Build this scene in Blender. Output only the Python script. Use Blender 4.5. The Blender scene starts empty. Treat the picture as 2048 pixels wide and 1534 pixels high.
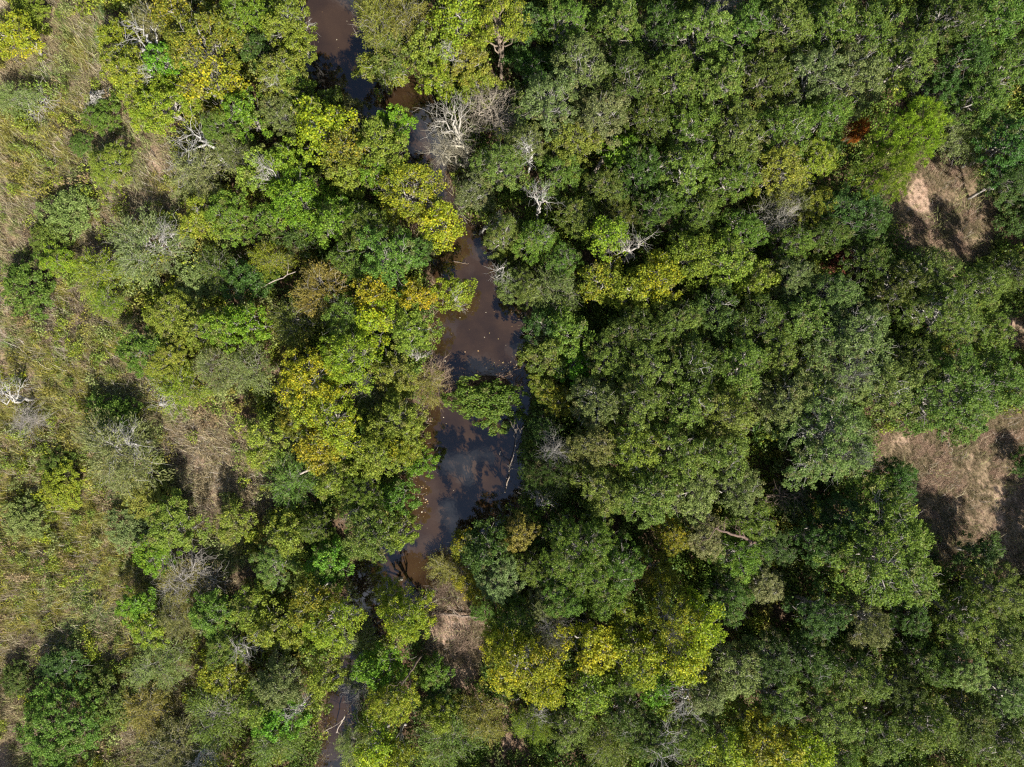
import bpy, math
import numpy as np

# ------------------------------------------------------------------ camera
H = 60.0                      # drone height above the ground, looking straight down
LENS, SENSOR = 24.96, 36.0
F = 1024.0 * LENS / (SENSOR / 2.0)          # focal length in photo pixels (2048 wide)
scene = bpy.context.scene
col = scene.collection
cam_data = bpy.data.cameras.new('camera')
cam_data.lens, cam_data.sensor_width = LENS, SENSOR
cam_data.clip_start, cam_data.clip_end = 0.5, 3000.0
cam = bpy.data.objects.new('camera', cam_data)
cam.location = (0, 0, H)
cam.rotation_euler = (0, 0, 0)
col.objects.link(cam)
scene.camera = cam

# ------------------------------------------------------------------ light
SUN_XY = np.array([0.42, -0.91]); SUN_XY /= np.linalg.norm(SUN_XY)
SUN_EL = math.radians(43)
world = bpy.data.worlds.new('World')
scene.world = world
world.use_nodes = True
wn, wl = world.node_tree.nodes, world.node_tree.links
wn.clear()
sky = wn.new('ShaderNodeTexSky')
sky.sky_type = 'NISHITA'
sky.sun_disc = False
sky.ozone_density = 3.0
sky.sun_elevation = SUN_EL
sky.sun_rotation = math.atan2(SUN_XY[0], SUN_XY[1])
# fair-weather cumulus over the whole sky (mirrored in the creek)
tc = wn.new('ShaderNodeTexCoord')
sep = wn.new('ShaderNodeSeparateXYZ'); wl.new(tc.outputs['Generated'], sep.inputs[0])
zz = wn.new('ShaderNodeMath'); zz.operation = 'MAXIMUM'; zz.inputs[1].default_value = 0.08
wl.new(sep.outputs['Z'], zz.inputs[0])
dv = wn.new('ShaderNodeVectorMath'); dv.operation = 'DIVIDE'
cz = wn.new('ShaderNodeCombineXYZ')
for k in range(3): wl.new(zz.outputs[0], cz.inputs[k])
wl.new(tc.outputs['Generated'], dv.inputs[0]); wl.new(cz.outputs[0], dv.inputs[1])
cn = wn.new('ShaderNodeTexNoise')
cn.inputs['Scale'].default_value = 7.0; cn.inputs['Detail'].default_value = 6.0
wl.new(dv.outputs[0], cn.inputs['Vector'])
cr = wn.new('ShaderNodeMapRange')
cr.inputs['From Min'].default_value = 0.55; cr.inputs['From Max'].default_value = 0.74
wl.new(cn.outputs['Fac'], cr.inputs['Value'])
cm = wn.new('ShaderNodeMix'); cm.data_type = 'RGBA'
cm.inputs['B'].default_value = (11.0, 11.5, 12.5, 1)
wl.new(cr.outputs[0], cm.inputs['Factor']); wl.new(sky.outputs[0], cm.inputs['A'])
bg = wn.new('ShaderNodeBackground'); bg.inputs['Strength'].default_value = 0.062
wl.new(cm.outputs['Result'], bg.inputs['Color'])
wo = wn.new('ShaderNodeOutputWorld'); wl.new(bg.outputs[0], wo.inputs[0])

sun = bpy.data.lights.new('sun', 'SUN')
sun.energy = 5.0
sun.angle = math.radians(0.53)
sun.color = (1.0, 0.95, 0.86)
sun_o = bpy.data.objects.new('sun', sun)
from mathutils import Vector, Matrix
sd = Vector((SUN_XY[0] * math.cos(SUN_EL), SUN_XY[1] * math.cos(SUN_EL), math.sin(SUN_EL)))
sun_o.rotation_euler = sd.to_track_quat('Z', 'Y').to_euler()
sun_o.location = (30, -60, 80)
col.objects.link(sun_o)

scene.view_settings.view_transform = 'Standard'
scene.view_settings.look = 'None'
scene.view_settings.gamma = 1.0
scene.view_settings.use_curve_mapping = False
scene.view_settings.exposure = 1.18
scene.render.engine = 'CYCLES'
scene.cycles.use_denoising = False
scene.cycles.max_bounces = 5
scene.cycles.diffuse_bounces = 3
scene.cycles.glossy_bounces = 2
scene.cycles.transmission_bounces = 3
scene.render.film_transparent = False
scene.cycles.pixel_filter_type = 'BLACKMAN_HARRIS'
scene.cycles.filter_width = 1.3

# ------------------------------------------------------------------ helpers
def at(px, py, z=0.0):
    """photo pixel -> the point at height z it shows"""
    s = (H - z) / F
    return np.array([(px - 1024.0) * s, -(py - 767.0) * s, z])

def link(o, parent=None):
    col.objects.link(o)
    if parent is not None: o.parent = parent
    return o

def tag(o, label=None, cat=None, group=None, kind=None):
    if label: o['label'] = label
    if cat: o['category'] = cat
    if group: o['group'] = group
    if kind: o['kind'] = kind
    return o

def mesh_np(name, V, faces, mats, smooth=False):
    """V (n,3); faces = list of int arrays of shape (m,k)"""
    me = bpy.data.meshes.new(name)
    faces = [np.asarray(f, np.int32) for f in faces if len(f)]
    nl = sum(f.size for f in faces); nf = sum(len(f) for f in faces)
    me.vertices.add(len(V)); me.vertices.foreach_set('co', np.asarray(V, np.float32).ravel())
    me.loops.add(nl); me.loops.foreach_set('vertex_index', np.concatenate([f.ravel() for f in faces]))
    me.polygons.add(nf)
    tot = np.concatenate([np.full(len(f), f.shape[1], np.int32) for f in faces])
    st = np.concatenate([[0], np.cumsum(tot)[:-1]]).astype(np.int32)
    me.polygons.foreach_set('loop_start', st)
    me.polygons.foreach_set('loop_total', tot)
    me.update(calc_edges=True)
    if smooth: me.polygons.foreach_set('use_smooth', np.ones(nf, bool))
    for m in (mats if isinstance(mats, (list, tuple)) else [mats]): me.materials.append(m)
    return me

def fattr(me, name, vals, dom='FACE'):
    a = me.attributes.new(name, 'FLOAT', dom); a.data.foreach_set('value', np.asarray(vals, np.float32))

def cattr(me, name, vals, dom='POINT'):
    v = np.ones((len(vals), 4), np.float32); v[:, :3] = vals
    a = me.attributes.new(name, 'FLOAT_COLOR', dom); a.data.foreach_set('color', v.ravel())

def vnoise(x, y, seed=0, octaves=4):
    """smooth value noise in about -1..1"""
    r = np.random.default_rng(seed); T = r.random((64, 64)); out = 0; amp = 1; tot = 0
    x = np.asarray(x, float); y = np.asarray(y, float)
    for o in range(octaves):
        xi, yi = np.floor(x).astype(int), np.floor(y).astype(int)
        fx, fy = x - xi, y - yi; fx = fx * fx * (3 - 2 * fx); fy = fy * fy * (3 - 2 * fy)
        g = lambda a, b: T[a % 64, b % 64]
        v = (g(xi, yi) * (1 - fx) + g(xi + 1, yi) * fx) * (1 - fy) + (g(xi, yi + 1) * (1 - fx) + g(xi + 1, yi + 1) * fx) * fy
        out = out + amp * (v * 2 - 1); tot += amp; amp *= 0.5; x = x * 2.03 + 17.1; y = y * 2.03 + 5.7
    return out / tot

def smooth(a, b, x):
    t = np.clip((x - a) / (b - a), 0, 1); return t * t * (3 - 2 * t)

# ------------------------------------------------------------------ materials
def new_mat(name):
    m = bpy.data.materials.new(name); m.use_nodes = True
    m.node_tree.nodes.clear(); return m, m.node_tree.nodes, m.node_tree.links

def math_node(n, l, op, a, b=None):
    x = n.new('ShaderNodeMath'); x.operation = op
    for i, v in enumerate((a, b)):
        if v is None: continue
        if isinstance(v, (int, float)): x.inputs[i].default_value = v
        else: l.new(v, x.inputs[i])
    return x.outputs[0]

def mixc(n, l, fac, a, b, mode='MIX'):
    x = n.new('ShaderNodeMix'); x.data_type = 'RGBA'; x.blend_type = mode
    for s, v in (('Factor', fac), ('A', a), ('B', b)):
        if isinstance(v, (int, float)): x.inputs[s].default_value = v
        elif isinstance(v, tuple): x.inputs[s].default_value = v if len(v) == 4 else v + (1,)
        else: l.new(v, x.inputs[s])
    return x.outputs['Result']

def attr(n, name, typ='GEOMETRY'):
    a = n.new('ShaderNodeAttribute'); a.attribute_name = name; a.attribute_type = typ; return a

def leaf_material(name, instancer=False, translucent=0.40, rough=0.5, spec=0.18):
    m, n, l = new_mat(name)
    rnd, cl = attr(n, 'rnd').outputs['Fac'], attr(n, 'cl').outputs['Fac']
    if instancer:
        base = attr(n, 'tint', 'INSTANCER').outputs['Color']
        acc = attr(n, 'accent', 'INSTANCER').outputs['Color']
    else:
        base = n.new('ShaderNodeObjectInfo').outputs['Color']
        acc = attr(n, 'accent', 'OBJECT').outputs['Color']
    s = math_node(n, l, 'ADD', math_node(n, l, 'MULTIPLY', rnd, 0.55), math_node(n, l, 'MULTIPLY', cl, 0.45))
    mr = n.new('ShaderNodeMapRange'); mr.inputs['From Min'].default_value = 0.48; mr.inputs['From Max'].default_value = 0.88
    l.new(s, mr.inputs['Value'])
    c = mixc(n, l, mr.outputs[0], base, acc)
    br = math_node(n, l, 'MULTIPLY', math_node(n, l, 'GREATER_THAN', math_node(n, l, 'FRACT', math_node(n, l, 'MULTIPLY', cl, 23.7)), .93), .5)
    c = mixc(n, l, br, c, (.19, .15, .07))      # sprays that have browned
    mv = n.new('ShaderNodeMapRange'); mv.inputs['To Min'].default_value = 0.62; mv.inputs['To Max'].default_value = 1.42
    h = math_node(n, l, 'FRACT', math_node(n, l, 'MULTIPLY', rnd, 37.13)); l.new(h, mv.inputs['Value'])
    hs = n.new('ShaderNodeHueSaturation'); l.new(mv.outputs[0], hs.inputs['Value']); l.new(c, hs.inputs['Color'])
    c = hs.outputs[0]
    p = n.new('ShaderNodeBsdfPrincipled'); l.new(c, p.inputs['Base Color'])
    p.inputs['Roughness'].default_value = rough; p.inputs['Specular IOR Level'].default_value = spec
    t = n.new('ShaderNodeBsdfTranslucent'); l.new(c, t.inputs['Color'])
    mx = n.new('ShaderNodeMixShader'); mx.inputs[0].default_value = translucent
    l.new(p.outputs[0], mx.inputs[1]); l.new(t.outputs[0], mx.inputs[2])
    o = n.new('ShaderNodeOutputMaterial'); l.new(mx.outputs[0], o.inputs[0])
    return m

def bark_material(name, instancer=False):
    m, n, l = new_mat(name)
    base = attr(n, 'tint', 'INSTANCER').outputs['Color'] if instancer else n.new('ShaderNodeObjectInfo').outputs['Color']
    g = n.new('ShaderNodeNewGeometry')
    no = n.new('ShaderNodeTexNoise'); no.inputs['Scale'].default_value = 6.0; no.inputs['Detail'].default_value = 5.0
    l.new(g.outputs['Position'], no.inputs['Vector'])
    mv = n.new('ShaderNodeMapRange'); mv.inputs['From Min'].default_value = .3; mv.inputs['From Max'].default_value = .7
    mv.inputs['To Min'].default_value = 0.55; mv.inputs['To Max'].default_value = 1.25
    l.new(no.outputs['Fac'], mv.inputs['Value'])
    hs = n.new('ShaderNodeHueSaturation'); l.new(mv.outputs[0], hs.inputs['Value']); l.new(base, hs.inputs['Color'])
    p = n.new('ShaderNodeBsdfPrincipled'); l.new(hs.outputs[0], p.inputs['Base Color'])
    p.inputs['Roughness'].default_value = 0.85; p.inputs['Specular IOR Level'].default_value = 0.2
    b = n.new('ShaderNodeBump'); b.inputs['Strength'].default_value = 0.6; b.inputs['Distance'].default_value = 0.03
    n2 = n.new('ShaderNodeTexNoise'); n2.inputs['Scale'].default_value = 25.0
    l.new(g.outputs['Position'], n2.inputs['Vector']); l.new(n2.outputs['Fac'], b.inputs['Height'])
    l.new(b.outputs[0], p.inputs['Normal'])
    o = n.new('ShaderNodeOutputMaterial'); l.new(p.outputs[0], o.inputs[0])
    return m

LEAF = leaf_material('leaf')
BARK = bark_material('bark')
LEAF_I = leaf_material('ground_leaf', True, 0.25)
BARK_I = bark_material('dry_stem', True)

# ------------------------------------------------------------------ ground and creek
# creek centre line and half width, traced on the ground plane (photo px)
CREEK = [(640, -160, 60), (645, 0, 62), (660, 90, 64), (690, 160, 62), (740, 195, 60), (800, 190, 55), (845, 220, 46), (848, 285, 42),
         (838, 340, 40), (858, 410, 44), (905, 480, 50), (940, 550, 62), (955, 630, 88), (962, 710, 100), (955, 790, 104), (945, 870, 98),
         (930, 950, 112), (900, 1030, 104), (860, 1090, 84), (800, 1140, 72), (745, 1185, 50), (720, 1240, 36), (715, 1300, 27),
         (695, 1350, 24), (680, 1410, 24), (672, 1480, 24), (664, 1560, 24), (660, 1700, 24)]
_cp = np.array(CREEK, float)
_s = np.arange(len(_cp)); _t = np.linspace(0, len(_cp) - 1, 260)
CX, CY, CW = [np.interp(_t, _s, _cp[:, k]) for k in range(3)]
_k = np.ones(7) / 7
for _a in (CX, CY, CW): _a[3:-3] = np.convolve(_a, _k, 'valid')
CXY = np.stack([(CX - 1024) * H / F, -(CY - 767) * H / F], 1); CWM = CW * H / F

def creek_d(x, y):
    """signed distance to the water's edge in metres (negative inside)"""
    x = np.atleast_1d(x).astype(float); y = np.atleast_1d(y).astype(float)
    out = np.empty(x.shape).ravel(); xf, yf = x.ravel(), y.ravel()
    for i in range(0, len(xf), 20000):
        d = np.hypot(xf[i:i+20000, None] - CXY[None, :, 0], yf[i:i+20000, None] - CXY[None, :, 1]) - CWM[None]
        out[i:i+20000] = d.min(1)
    return out.reshape(x.shape)

def px_of(x, y): return x * F / H + 1024, -y * F / H + 767

_sy = [-400, 0, 200, 350, 500, 650, 800, 860, 1000, 1100, 1250, 1534, 2000]
_sx = [190, 215, 285, 400, 270, 290, 340, 540, 590, 500, 450, 420, 400]
def scrub_w(x, y):
    px, py = px_of(x, y)
    e = np.interp(py, _sy, _sx) + 55 * vnoise(x * .25, y * .25, 3, 3)
    return 1 - smooth(-70, 50, px - e)

# bare sandy places: (px, py, rx, ry, strength)
SAND = [(1838, 395, 30, 48, .85), (1900, 410, 90, 75, .38), (1950, 450, 40, 50, .25), (1840, 165, 26, 34, .5), (1810, 30, 18, 40, .5), (1860, 220, 30, 40, .5),
        (1805, 880, 36, 26, .55), (1860, 925, 70, 40, .25), (1960, 990, 90, 120, .4), (2020, 900, 30, 60, .4), (2005, 1010, 16, 130, .55), (2042, 1010, 13, 120, .5), (2090, 1000, 90, 160, .3), (2020, 665, 40, 34, .7),
        (1900, 545, 22, 18, .5), (1690, 515, 26, 24, .3),
        (905, 1255, 50, 42, .78), (950, 1400, 18, 40, .4), (900, 1185, 45, 40, .5), (918, 1335, 36, 60, .6), (1010, 1470, 12, 60, .5), (1030, 1500, 30, 36, .4), (1040, 1110, 16, 60, .4),
        (5, 1515, 24, 45, 1.0), (25, 1330, 30, 60, .5), (90, 1140, 10, 80, .7), (20, 1140, 26, 40, .5), (70, 1390, 40, 30, .4), (130, 1235, 12, 60, .4),
        (400, 900, 16, 80, .6), (425, 985, 14, 60, .6), (375, 860, 30, 40, .4), (440, 870, 60, 60, .3),
        (5, 10, 20, 20, .8), (310, 330, 26, 44, .6), (95, 30, 26, 26, .5), (10, 600, 14, 60, .6), (15, 400, 30, 120, .4), (70, 760, 22, 40, .5), (150, 830, 14, 50, .5), (205, 175, 16, 16, .5), (545, 740, 20, 40, .45), (20, 500, 16, 60, .5), (5, 700, 12, 80, .6)]
def sand_w(x, y):
    px, py = px_of(x, y); w = np.zeros(np.shape(x))
    n = 0.45 * vnoise(x * .6, y * .6, 8, 4)
    for a, b, rx, ry, s in SAND:
        d = np.sqrt(((px - a) / rx) ** 2 + ((py - b) / ry) ** 2) + n
        w = np.maximum(w, s * (1 - smooth(.55, 1.35, d)))
    return w

def clearing_w(x, y):
    """dry mown grass on the right"""
    px, py = px_of(x, y); w = np.zeros(np.shape(x)); n = .3 * vnoise(x * .3, y * .3, 21, 3)
    for a, b, rx, ry in [(1890, 420, 120, 120), (1950, 980, 150, 140), (2100, 980, 150, 220), (1810, 890, 80, 50), (2030, 665, 60, 45), (1860, 190, 40, 70), (910, 1250, 80, 110)]:
        d = np.sqrt(((px - a) / rx) ** 2 + ((py - b) / ry) ** 2) + n
        w = np.maximum(w, 1 - smooth(.7, 1.15, d))
    return w

def ground_z(x, y):
    d = creek_d(x, y)
    z = 0.35 * vnoise(x * .12, y * .12, 5, 3) + .05 * vnoise(x * 1.1, y * 1.1, 6, 2)
    b = smooth(-.8, 1.6, d + .35 * vnoise(x * .8, y * .8, 9, 3))
    z = z * b - 1.5 * (1 - b)
    px, py = px_of(x, y)
    isl = np.exp(-(((px - 978) / 68) ** 2 + ((py - 776) / 36) ** 2) ** 2)
    return np.maximum(z, -1.5 + 1.0 * isl + .1 * isl * vnoise(x, y, 2, 3))

WATER_Z = -0.75
core_x = np.arange(-56, 56.01, 0.35); core_y = np.arange(-44, 44.01, 0.35)
far = np.array([4, 10, 20, 40, 80, 160, 320, 640, 1200.])
gx = np.concatenate([core_x[0] - far[::-1], core_x, core_x[-1] + far])
gy = np.concatenate([core_y[0] - far[::-1], core_y, core_y[-1] + far])
GX, GY = np.meshgrid(gx, gy)
GZ = ground_z(GX, GY)
nx, ny = len(gx), len(gy)
idx = np.arange(nx * ny).reshape(ny, nx)
quads = np.stack([idx[:-1, :-1], idx[:-1, 1:], idx[1:, 1:], idx[1:, :-1]], -1).reshape(-1, 4)

def ground_material():
    m, n, l = new_mat('ground_soil')
    g = n.new('ShaderNodeNewGeometry').outputs['Position']
    def noise(s, d=5.0, r=.6):
        t = n.new('ShaderNodeTexNoise'); t.inputs['Scale'].default_value = s; t.inputs['Detail'].default_value = d; t.inputs['Roughness'].default_value = r
        l.new(g, t.inputs['Vector']); return t.outputs['Fac']
    def rng_(v, a, b):
        t = n.new('ShaderNodeMapRange'); t.inputs['From Min'].default_value = a; t.inputs['From Max'].default_value = b; l.new(v, t.inputs['Value']); return t.outputs[0]
    litter = mixc(n, l, rng_(noise(7), .35, .65), (.055, .036, .022), (.15, .098, .06))
    scrub = mixc(n, l, rng_(noise(5), .35, .65), (.12, .088, .052), (.27, .20, .125))
    mud = mixc(n, l, rng_(noise(2), .35, .65), (.05, .033, .02), (.12, .078, .047))
    sand = mixc(n, l, rng_(noise(9), .3, .7), (.27, .18, .125), (.50, .35, .255))
    a = attr(n, 'zone').outputs['Color']
    sp = n.new('ShaderNodeSeparateColor'); l.new(a, sp.inputs[0])
    c = mixc(n, l, sp.outputs[0], litter, scrub)
    sw = rng_(math_node(n, l, 'ADD', sp.outputs[1], math_node(n, l, 'MULTIPLY', math_node(n, l, 'SUBTRACT', noise(3.2, 6, .7), .5), 1.1)), .35, .75)
    c = mixc(n, l, sw, c, sand)
    c = mixc(n, l, sp.outputs[2], c, mud)
    p = n.new('ShaderNodeBsdfPrincipled'); l.new(c, p.inputs['Base Color'])
    p.inputs['Roughness'].default_value = .95; p.inputs['Specular IOR Level'].default_value = .1
    b = n.new('ShaderNodeBump'); b.inputs['Strength'].default_value = .9; b.inputs['Distance'].default_value = .08
    l.new(noise(14, 6, .7), b.inputs['Height']); l.new(b.outputs[0], p.inputs['Normal'])
    o = n.new('ShaderNodeOutputMaterial'); l.new(p.outputs[0], o.inputs[0])
    return m

gme = mesh_np('ground', np.stack([GX.ravel(), GY.ravel(), GZ.ravel()], 1), [quads], ground_material(), True)
SCR = np.maximum(scrub_w(GX, GY), clearing_w(GX, GY))
cattr(gme, 'zone', np.stack([SCR.ravel(), sand_w(GX, GY).ravel(), 1 - smooth(-.2, 1.2, creek_d(GX, GY)).ravel()], 1))
tag(link(bpy.data.objects.new('ground', gme)), kind='structure')

# creek water: a strip along the channel, its edges running under the banks
def water_material():
    m, n, l = new_mat('creek_water')
    g = n.new('ShaderNodeNewGeometry').outputs['Position']
    t = n.new('ShaderNodeTexNoise'); t.inputs['Scale'].default_value = .35; t.inputs['Detail'].default_value = 4; l.new(g, t.inputs['Vector'])
    mr = n.new('ShaderNodeMapRange'); mr.inputs['From Min'].default_value = .35; mr.inputs['From Max'].default_value = .65; l.new(t.outputs['Fac'], mr.inputs['Value'])
    c = mixc(n, l, mr.outputs[0], (.020, .0112, .0056), (.037, .0210, .0105))
    p = n.new('ShaderNodeBsdfPrincipled'); l.new(c, p.inputs['Base Color'])
    p.inputs['Roughness'].default_value = .02; p.inputs['IOR'].default_value = 1.5; p.inputs['Specular IOR Level'].default_value = 1.0
    b = n.new('ShaderNodeBump'); b.inputs['Strength'].default_value = .06; b.inputs['Distance'].default_value = .02
    w = n.new('ShaderNodeTexNoise'); w.inputs['Scale'].default_value = 2.2; w.inputs['Detail'].default_value = 3; l.new(g, w.inputs['Vector'])
    l.new(w.outputs['Fac'], b.inputs['Height']); l.new(b.outputs[0], p.inputs['Normal'])
    o = n.new('ShaderNodeOutputMaterial'); l.new(p.outputs[0], o.inputs[0])
    return m
# a fine grid kept only where it lies in or near the channel
wx = np.arange(-24, 4, .5); wy = np.arange(-42, 44, .5)
WX, WY = np.meshgrid(wx, wy); wi = np.arange(WX.size).reshape(WX.shape)
keep = creek_d(WX, WY) < 1.7
wq = np.stack([wi[:-1, :-1], wi[:-1, 1:], wi[1:, 1:], wi[1:, :-1]], -1)[keep[:-1, :-1] & keep[:-1, 1:] & keep[1:, 1:] & keep[1:, :-1]]
used, inv = np.unique(wq, return_inverse=True)
wme = mesh_np('creek_water', np.stack([WX.ravel()[used], WY.ravel()[used], np.full(len(used), WATER_Z)], 1), [inv.reshape(-1, 4)], water_material())
tag(link(bpy.data.objects.new('creek_water', wme)), kind='structure')

# ------------------------------------------------------------------ plant builders
def tube_mesh(polys, sides=4):
    """polys: list of (points (n,3), radii (n,)) -> V, quads"""
    Vs, Qs, off = [], [], 0
    by = {}
    for p, r in polys: by.setdefault(len(p), []).append((p, r))
    ang = np.arange(sides) * 2 * math.pi / sides
    for n, L in by.items():
        P = np.array([a for a, _ in L]); R = np.array([b for _, b in L])
        T = np.gradient(P, axis=1); T /= np.linalg.norm(T, axis=2, keepdims=True) + 1e-9
        ref = np.where(np.abs(T[..., 2:3]) > .9, np.array([1., 0, 0]), np.array([0, 0, 1.]))
        U = np.cross(T, ref); U /= np.linalg.norm(U, axis=2, keepdims=True) + 1e-9
        W = np.cross(T, U)
        ring = P[:, :, None] + R[:, :, None, None] * (np.cos(ang)[:, None] * U[:, :, None] + np.sin(ang)[:, None] * W[:, :, None])
        m = len(L); ids = off + np.arange(m * n * sides).reshape(m, n, sides)
        a = ids[:, :-1]; b = ids[:, 1:]
        q = np.stack([a, np.roll(a, -1, 2), np.roll(b, -1, 2), b], -1).reshape(-1, 4)
        Vs.append(ring.reshape(-1, 3)); Qs.append(q); off += m * n * sides
    if not Vs: return np.zeros((0, 3)), np.zeros((0, 4), int)
    return np.concatenate(Vs), np.concatenate(Qs)

def poly(rng, a, b, r0, r1, n=5, sag=0.0, wig=0.06):
    """a crooked limb from a to b"""
    a, b = np.asarray(a, float), np.asarray(b, float)
    L = np.linalg.norm(b - a); t = np.linspace(0, 1, n)[:, None]
    p = a + (b - a) * t
    w = rng.normal(0, wig * L, (n, 3)); w[0] = 0; w[-1] = 0
    p = p + w + np.array([0, 0, sag * L]) * (4 * t * (1 - t))
    return p, np.linspace(r0, r1, n)

def unit(v): return v / (np.linalg.norm(v, axis=-1, keepdims=True) + 1e-9)

def leaves_mesh(name, rng, C, D, N, L, W, rnd, cl, mat):
    """kite-shaped leaves: centres C, along D, normal N"""
    D = unit(D); S = unit(np.cross(N, D)); L = L[:, None]; W = W[:, None]
    nn = unit(np.cross(D, S))
    v = np.stack([C - D * L * .5, C + S * W * .5 + D * L * .08 + nn * W * .12, C + D * L * .5, C - S * W * .5 + D * L * .08 + nn * W * .12], 1)
    m = len(C)
    me = mesh_np(name, v.reshape(-1, 3), [np.arange(m * 4).reshape(m, 4)], mat)
    fattr(me, 'rnd', rnd); fattr(me, 'cl', cl)
    return me

# kind: nominal radius, height, clear trunk share, lumps, lump radius share, tips per lump, leaves per tip, tip cluster radius,
#       leaf length, leaf width, bare share, flatness of leaves, twig radius
KINDS = {
    'oak_big':   (4.6, 10.0, .16, 46, .19, 17, 46, .24, .135, .082, .13, .60, .013),
    'oak_small': (2.8, 8.0, .16, 25, .25, 13, 46, .23, .13, .08, .13, .60, .012),
    'plane':     (3.4, 10.0, .26, 22, .25, 13, 40, .34, .148, .12, .16, .9, .012),
    'plane_small': (2.0, 7.5, .30, 13, .34, 10, 40, .32, .145, .118, .16, .9, .010),
    'broad':     (2.8, 7.0, .25, 20, .29, 13, 54, .27, .132, .098, .12, .8, .010),
    'broad_small': (1.8, 5.5, .25, 12, .36, 10, 54, .25, .13, .095, .12, .8, .009),
    'willow':    (3.0, 5.0, .12, 16, .36, 20, 30, .12, .22, .05, .22, .5, .009),
    'shrub':     (1.9, 2.6, .08, 18, .34, 12, 40, .20, .12, .075, .02, .6, .007),
    'shrub_big': (3.8, 4.2, .05, 36, .22, 15, 42, .22, .13, .08, .04, .6, .009),
    'pine':      (3.8, 10.0, .35, 22, .25, 13, 34, .10, .36, .045, .0, .3, .014),
    'dead':      (2.6, 8.0, .35, 6, .50, 7, 0, .46, 0, 0, 1.0, 0, .016),
    'twiggy':    (2.2, 4.0, .10, 11, .45, 12, 0, .50, 0, 0, 1.0, 0, .011),
}
def build_proto(kind, seed):
    R, Ht, clear, nl, lr, nt, nlf, rc, LL, LW, bare, flat, tw = KINDS[kind]
    rng = np.random.default_rng(seed * 7919 + sum(map(ord, kind)))
    ph = rng.uniform(0, 6.28, 4); am = rng.uniform(.03, .13, 4)
    def Rt(th): return R * (.92 + sum(am[k] * np.cos((k + 2) * th + ph[k]) for k in range(4)))
    zb = clear * Ht; lump_r = lr * R
    # lump centres by best-candidate sampling in a dome
    pts = []
    for i in range(nl):
        best, bd = None, -1
        for _ in range(14):
            th = rng.uniform(-1.25, 1.25) if kind == 'dead' else rng.uniform(0, 2 * math.pi); rho = math.sqrt(rng.random()) * .86
            if kind == 'dead': rho = .35 + .6 * rho
            rr = rho * (Rt(th) - lump_r * .55)
            z = zb + lump_r * .4 + (Ht - zb - lump_r * 1.1) * math.sqrt(max(0, 1 - rho ** 2.2)) * rng.uniform(.78, 1.0)
            c = np.array([rr * math.cos(th), rr * math.sin(th), z])
            d = min([np.linalg.norm((c - q) * np.array([1, 1, .5])) for q in pts], default=9)
            if d > bd: best, bd = c, d
        pts.append(best)
    top = np.array([rng.normal(0, .12 * R), rng.normal(0, .12 * R), zb + (Ht - zb) * .45])
    trunk_r = .022 * Ht + .02
    limbs, twigs = [poly(rng, (0, 0, -.25), top, trunk_r, trunk_r * .5, 8, 0, .03)], []
    tp = limbs[0][0]
    C, D, N, RN, CLs = [], [], [], [], []
    for c in pts:
        k = rng.integers(3, 8); a = tp[min(k, 7)]
        if a[2] > c[2] + .5: a = tp[3]
        limbs.append(poly(rng, a, c, trunk_r * (.6 if kind == 'dead' else .42), tw * 1.9, 7, .10, .07 if kind == 'dead' else .05))
        clv = rng.random()
        lrz = lump_r * rng.uniform(.8, 1.2)
        for t in range(nt):
            v = rng.normal(size=3); v[2] = abs(v[2]) * 1.0 - .25; v /= np.linalg.norm(v)
            tip = c + v * lrz * np.array([1, 1, .8]) * rng.uniform(.72, 1.12)
            out = unit(np.array([c[0], c[1], 0.0])) * .15 * lrz
            tip = tip + out
            isb = rng.random() < bare
            if isb and nlf: tip = tip + unit(tip - c) * .35 * lrz + np.array([0, 0, .12 * lrz])
            q = limbs[-1][0][rng.integers(4, 7)]
            arch = .22 if kind == 'willow' else .08
            P = poly(rng, q, tip, tw * (1.7 if isb else 1.0), tw * .35, 5, arch, .05)
            twigs.append(P)
            if isb:
                for _ in range(3 if nlf or kind == 'dead' else 5):
                    b = P[0][rng.integers(1, 5)]
                    e = b + unit(unit(tip - c) + rng.normal(0, .65, 3) + np.array([0, 0, .1])) * rc * rng.uniform(.9, 2.2)
                    twigs.append(poly(rng, b, e, tw * .8, tw * .3, 4, .05, .07))
                continue
            if kind == 'willow':
                tt = rng.uniform(.25, 1.15, nlf)[:, None]
                cc = P[0][1] + (P[0][-1] - P[0][1]) * tt + rng.normal(0, rc, (nlf, 3))
                dd = unit(P[0][-1] - P[0][1]) + rng.normal(0, .45, (nlf, 3))
                nrm = rng.normal(0, .6, (nlf, 3)) + np.array([0, 0, 1.])
            elif kind == 'pine':
                cc0 = tip + rng.normal(0, .05, (nlf, 3))
                dd = unit(unit(tip - c) * .5 + rng.normal(0, .75, (nlf, 3)) + np.array([0, 0, .35]))
                cc = cc0 + dd * LL * .5; nrm = rng.normal(0, 1, (nlf, 3))
            else:
                e = rng.normal(0, 1, (nlf, 3)); e = unit(e) * (rng.random((nlf, 1)) ** .45)
                cc = tip + e * np.array([1, 1, .65]) * rc * rng.uniform(.8, 1.35)
                dd = e + rng.normal(0, .7, (nlf, 3)) + np.array([0, 0, -.15])
                nrm = rng.normal(0, flat * .62, (nlf, 3)) + np.array([0, 0, 1.]) + .35 * unit(tip - c) + .4 * e
            C.append(cc); D.append(dd); N.append(nrm); m = len(cc)
            tv = rng.random()
            RN.append(rng.random(m)); CLs.append(np.full(m, .5 * clv + .5 * tv))
    V, Q = tube_mesh(limbs, 6)
    trunk = mesh_np(kind + '_trunk', V, [Q], BARK, True)
    V, Q = tube_mesh(twigs, 3)
    if not nlf:
        return trunk, mesh_np(kind + '_twigs', V, [Q], BARK, True)
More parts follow.
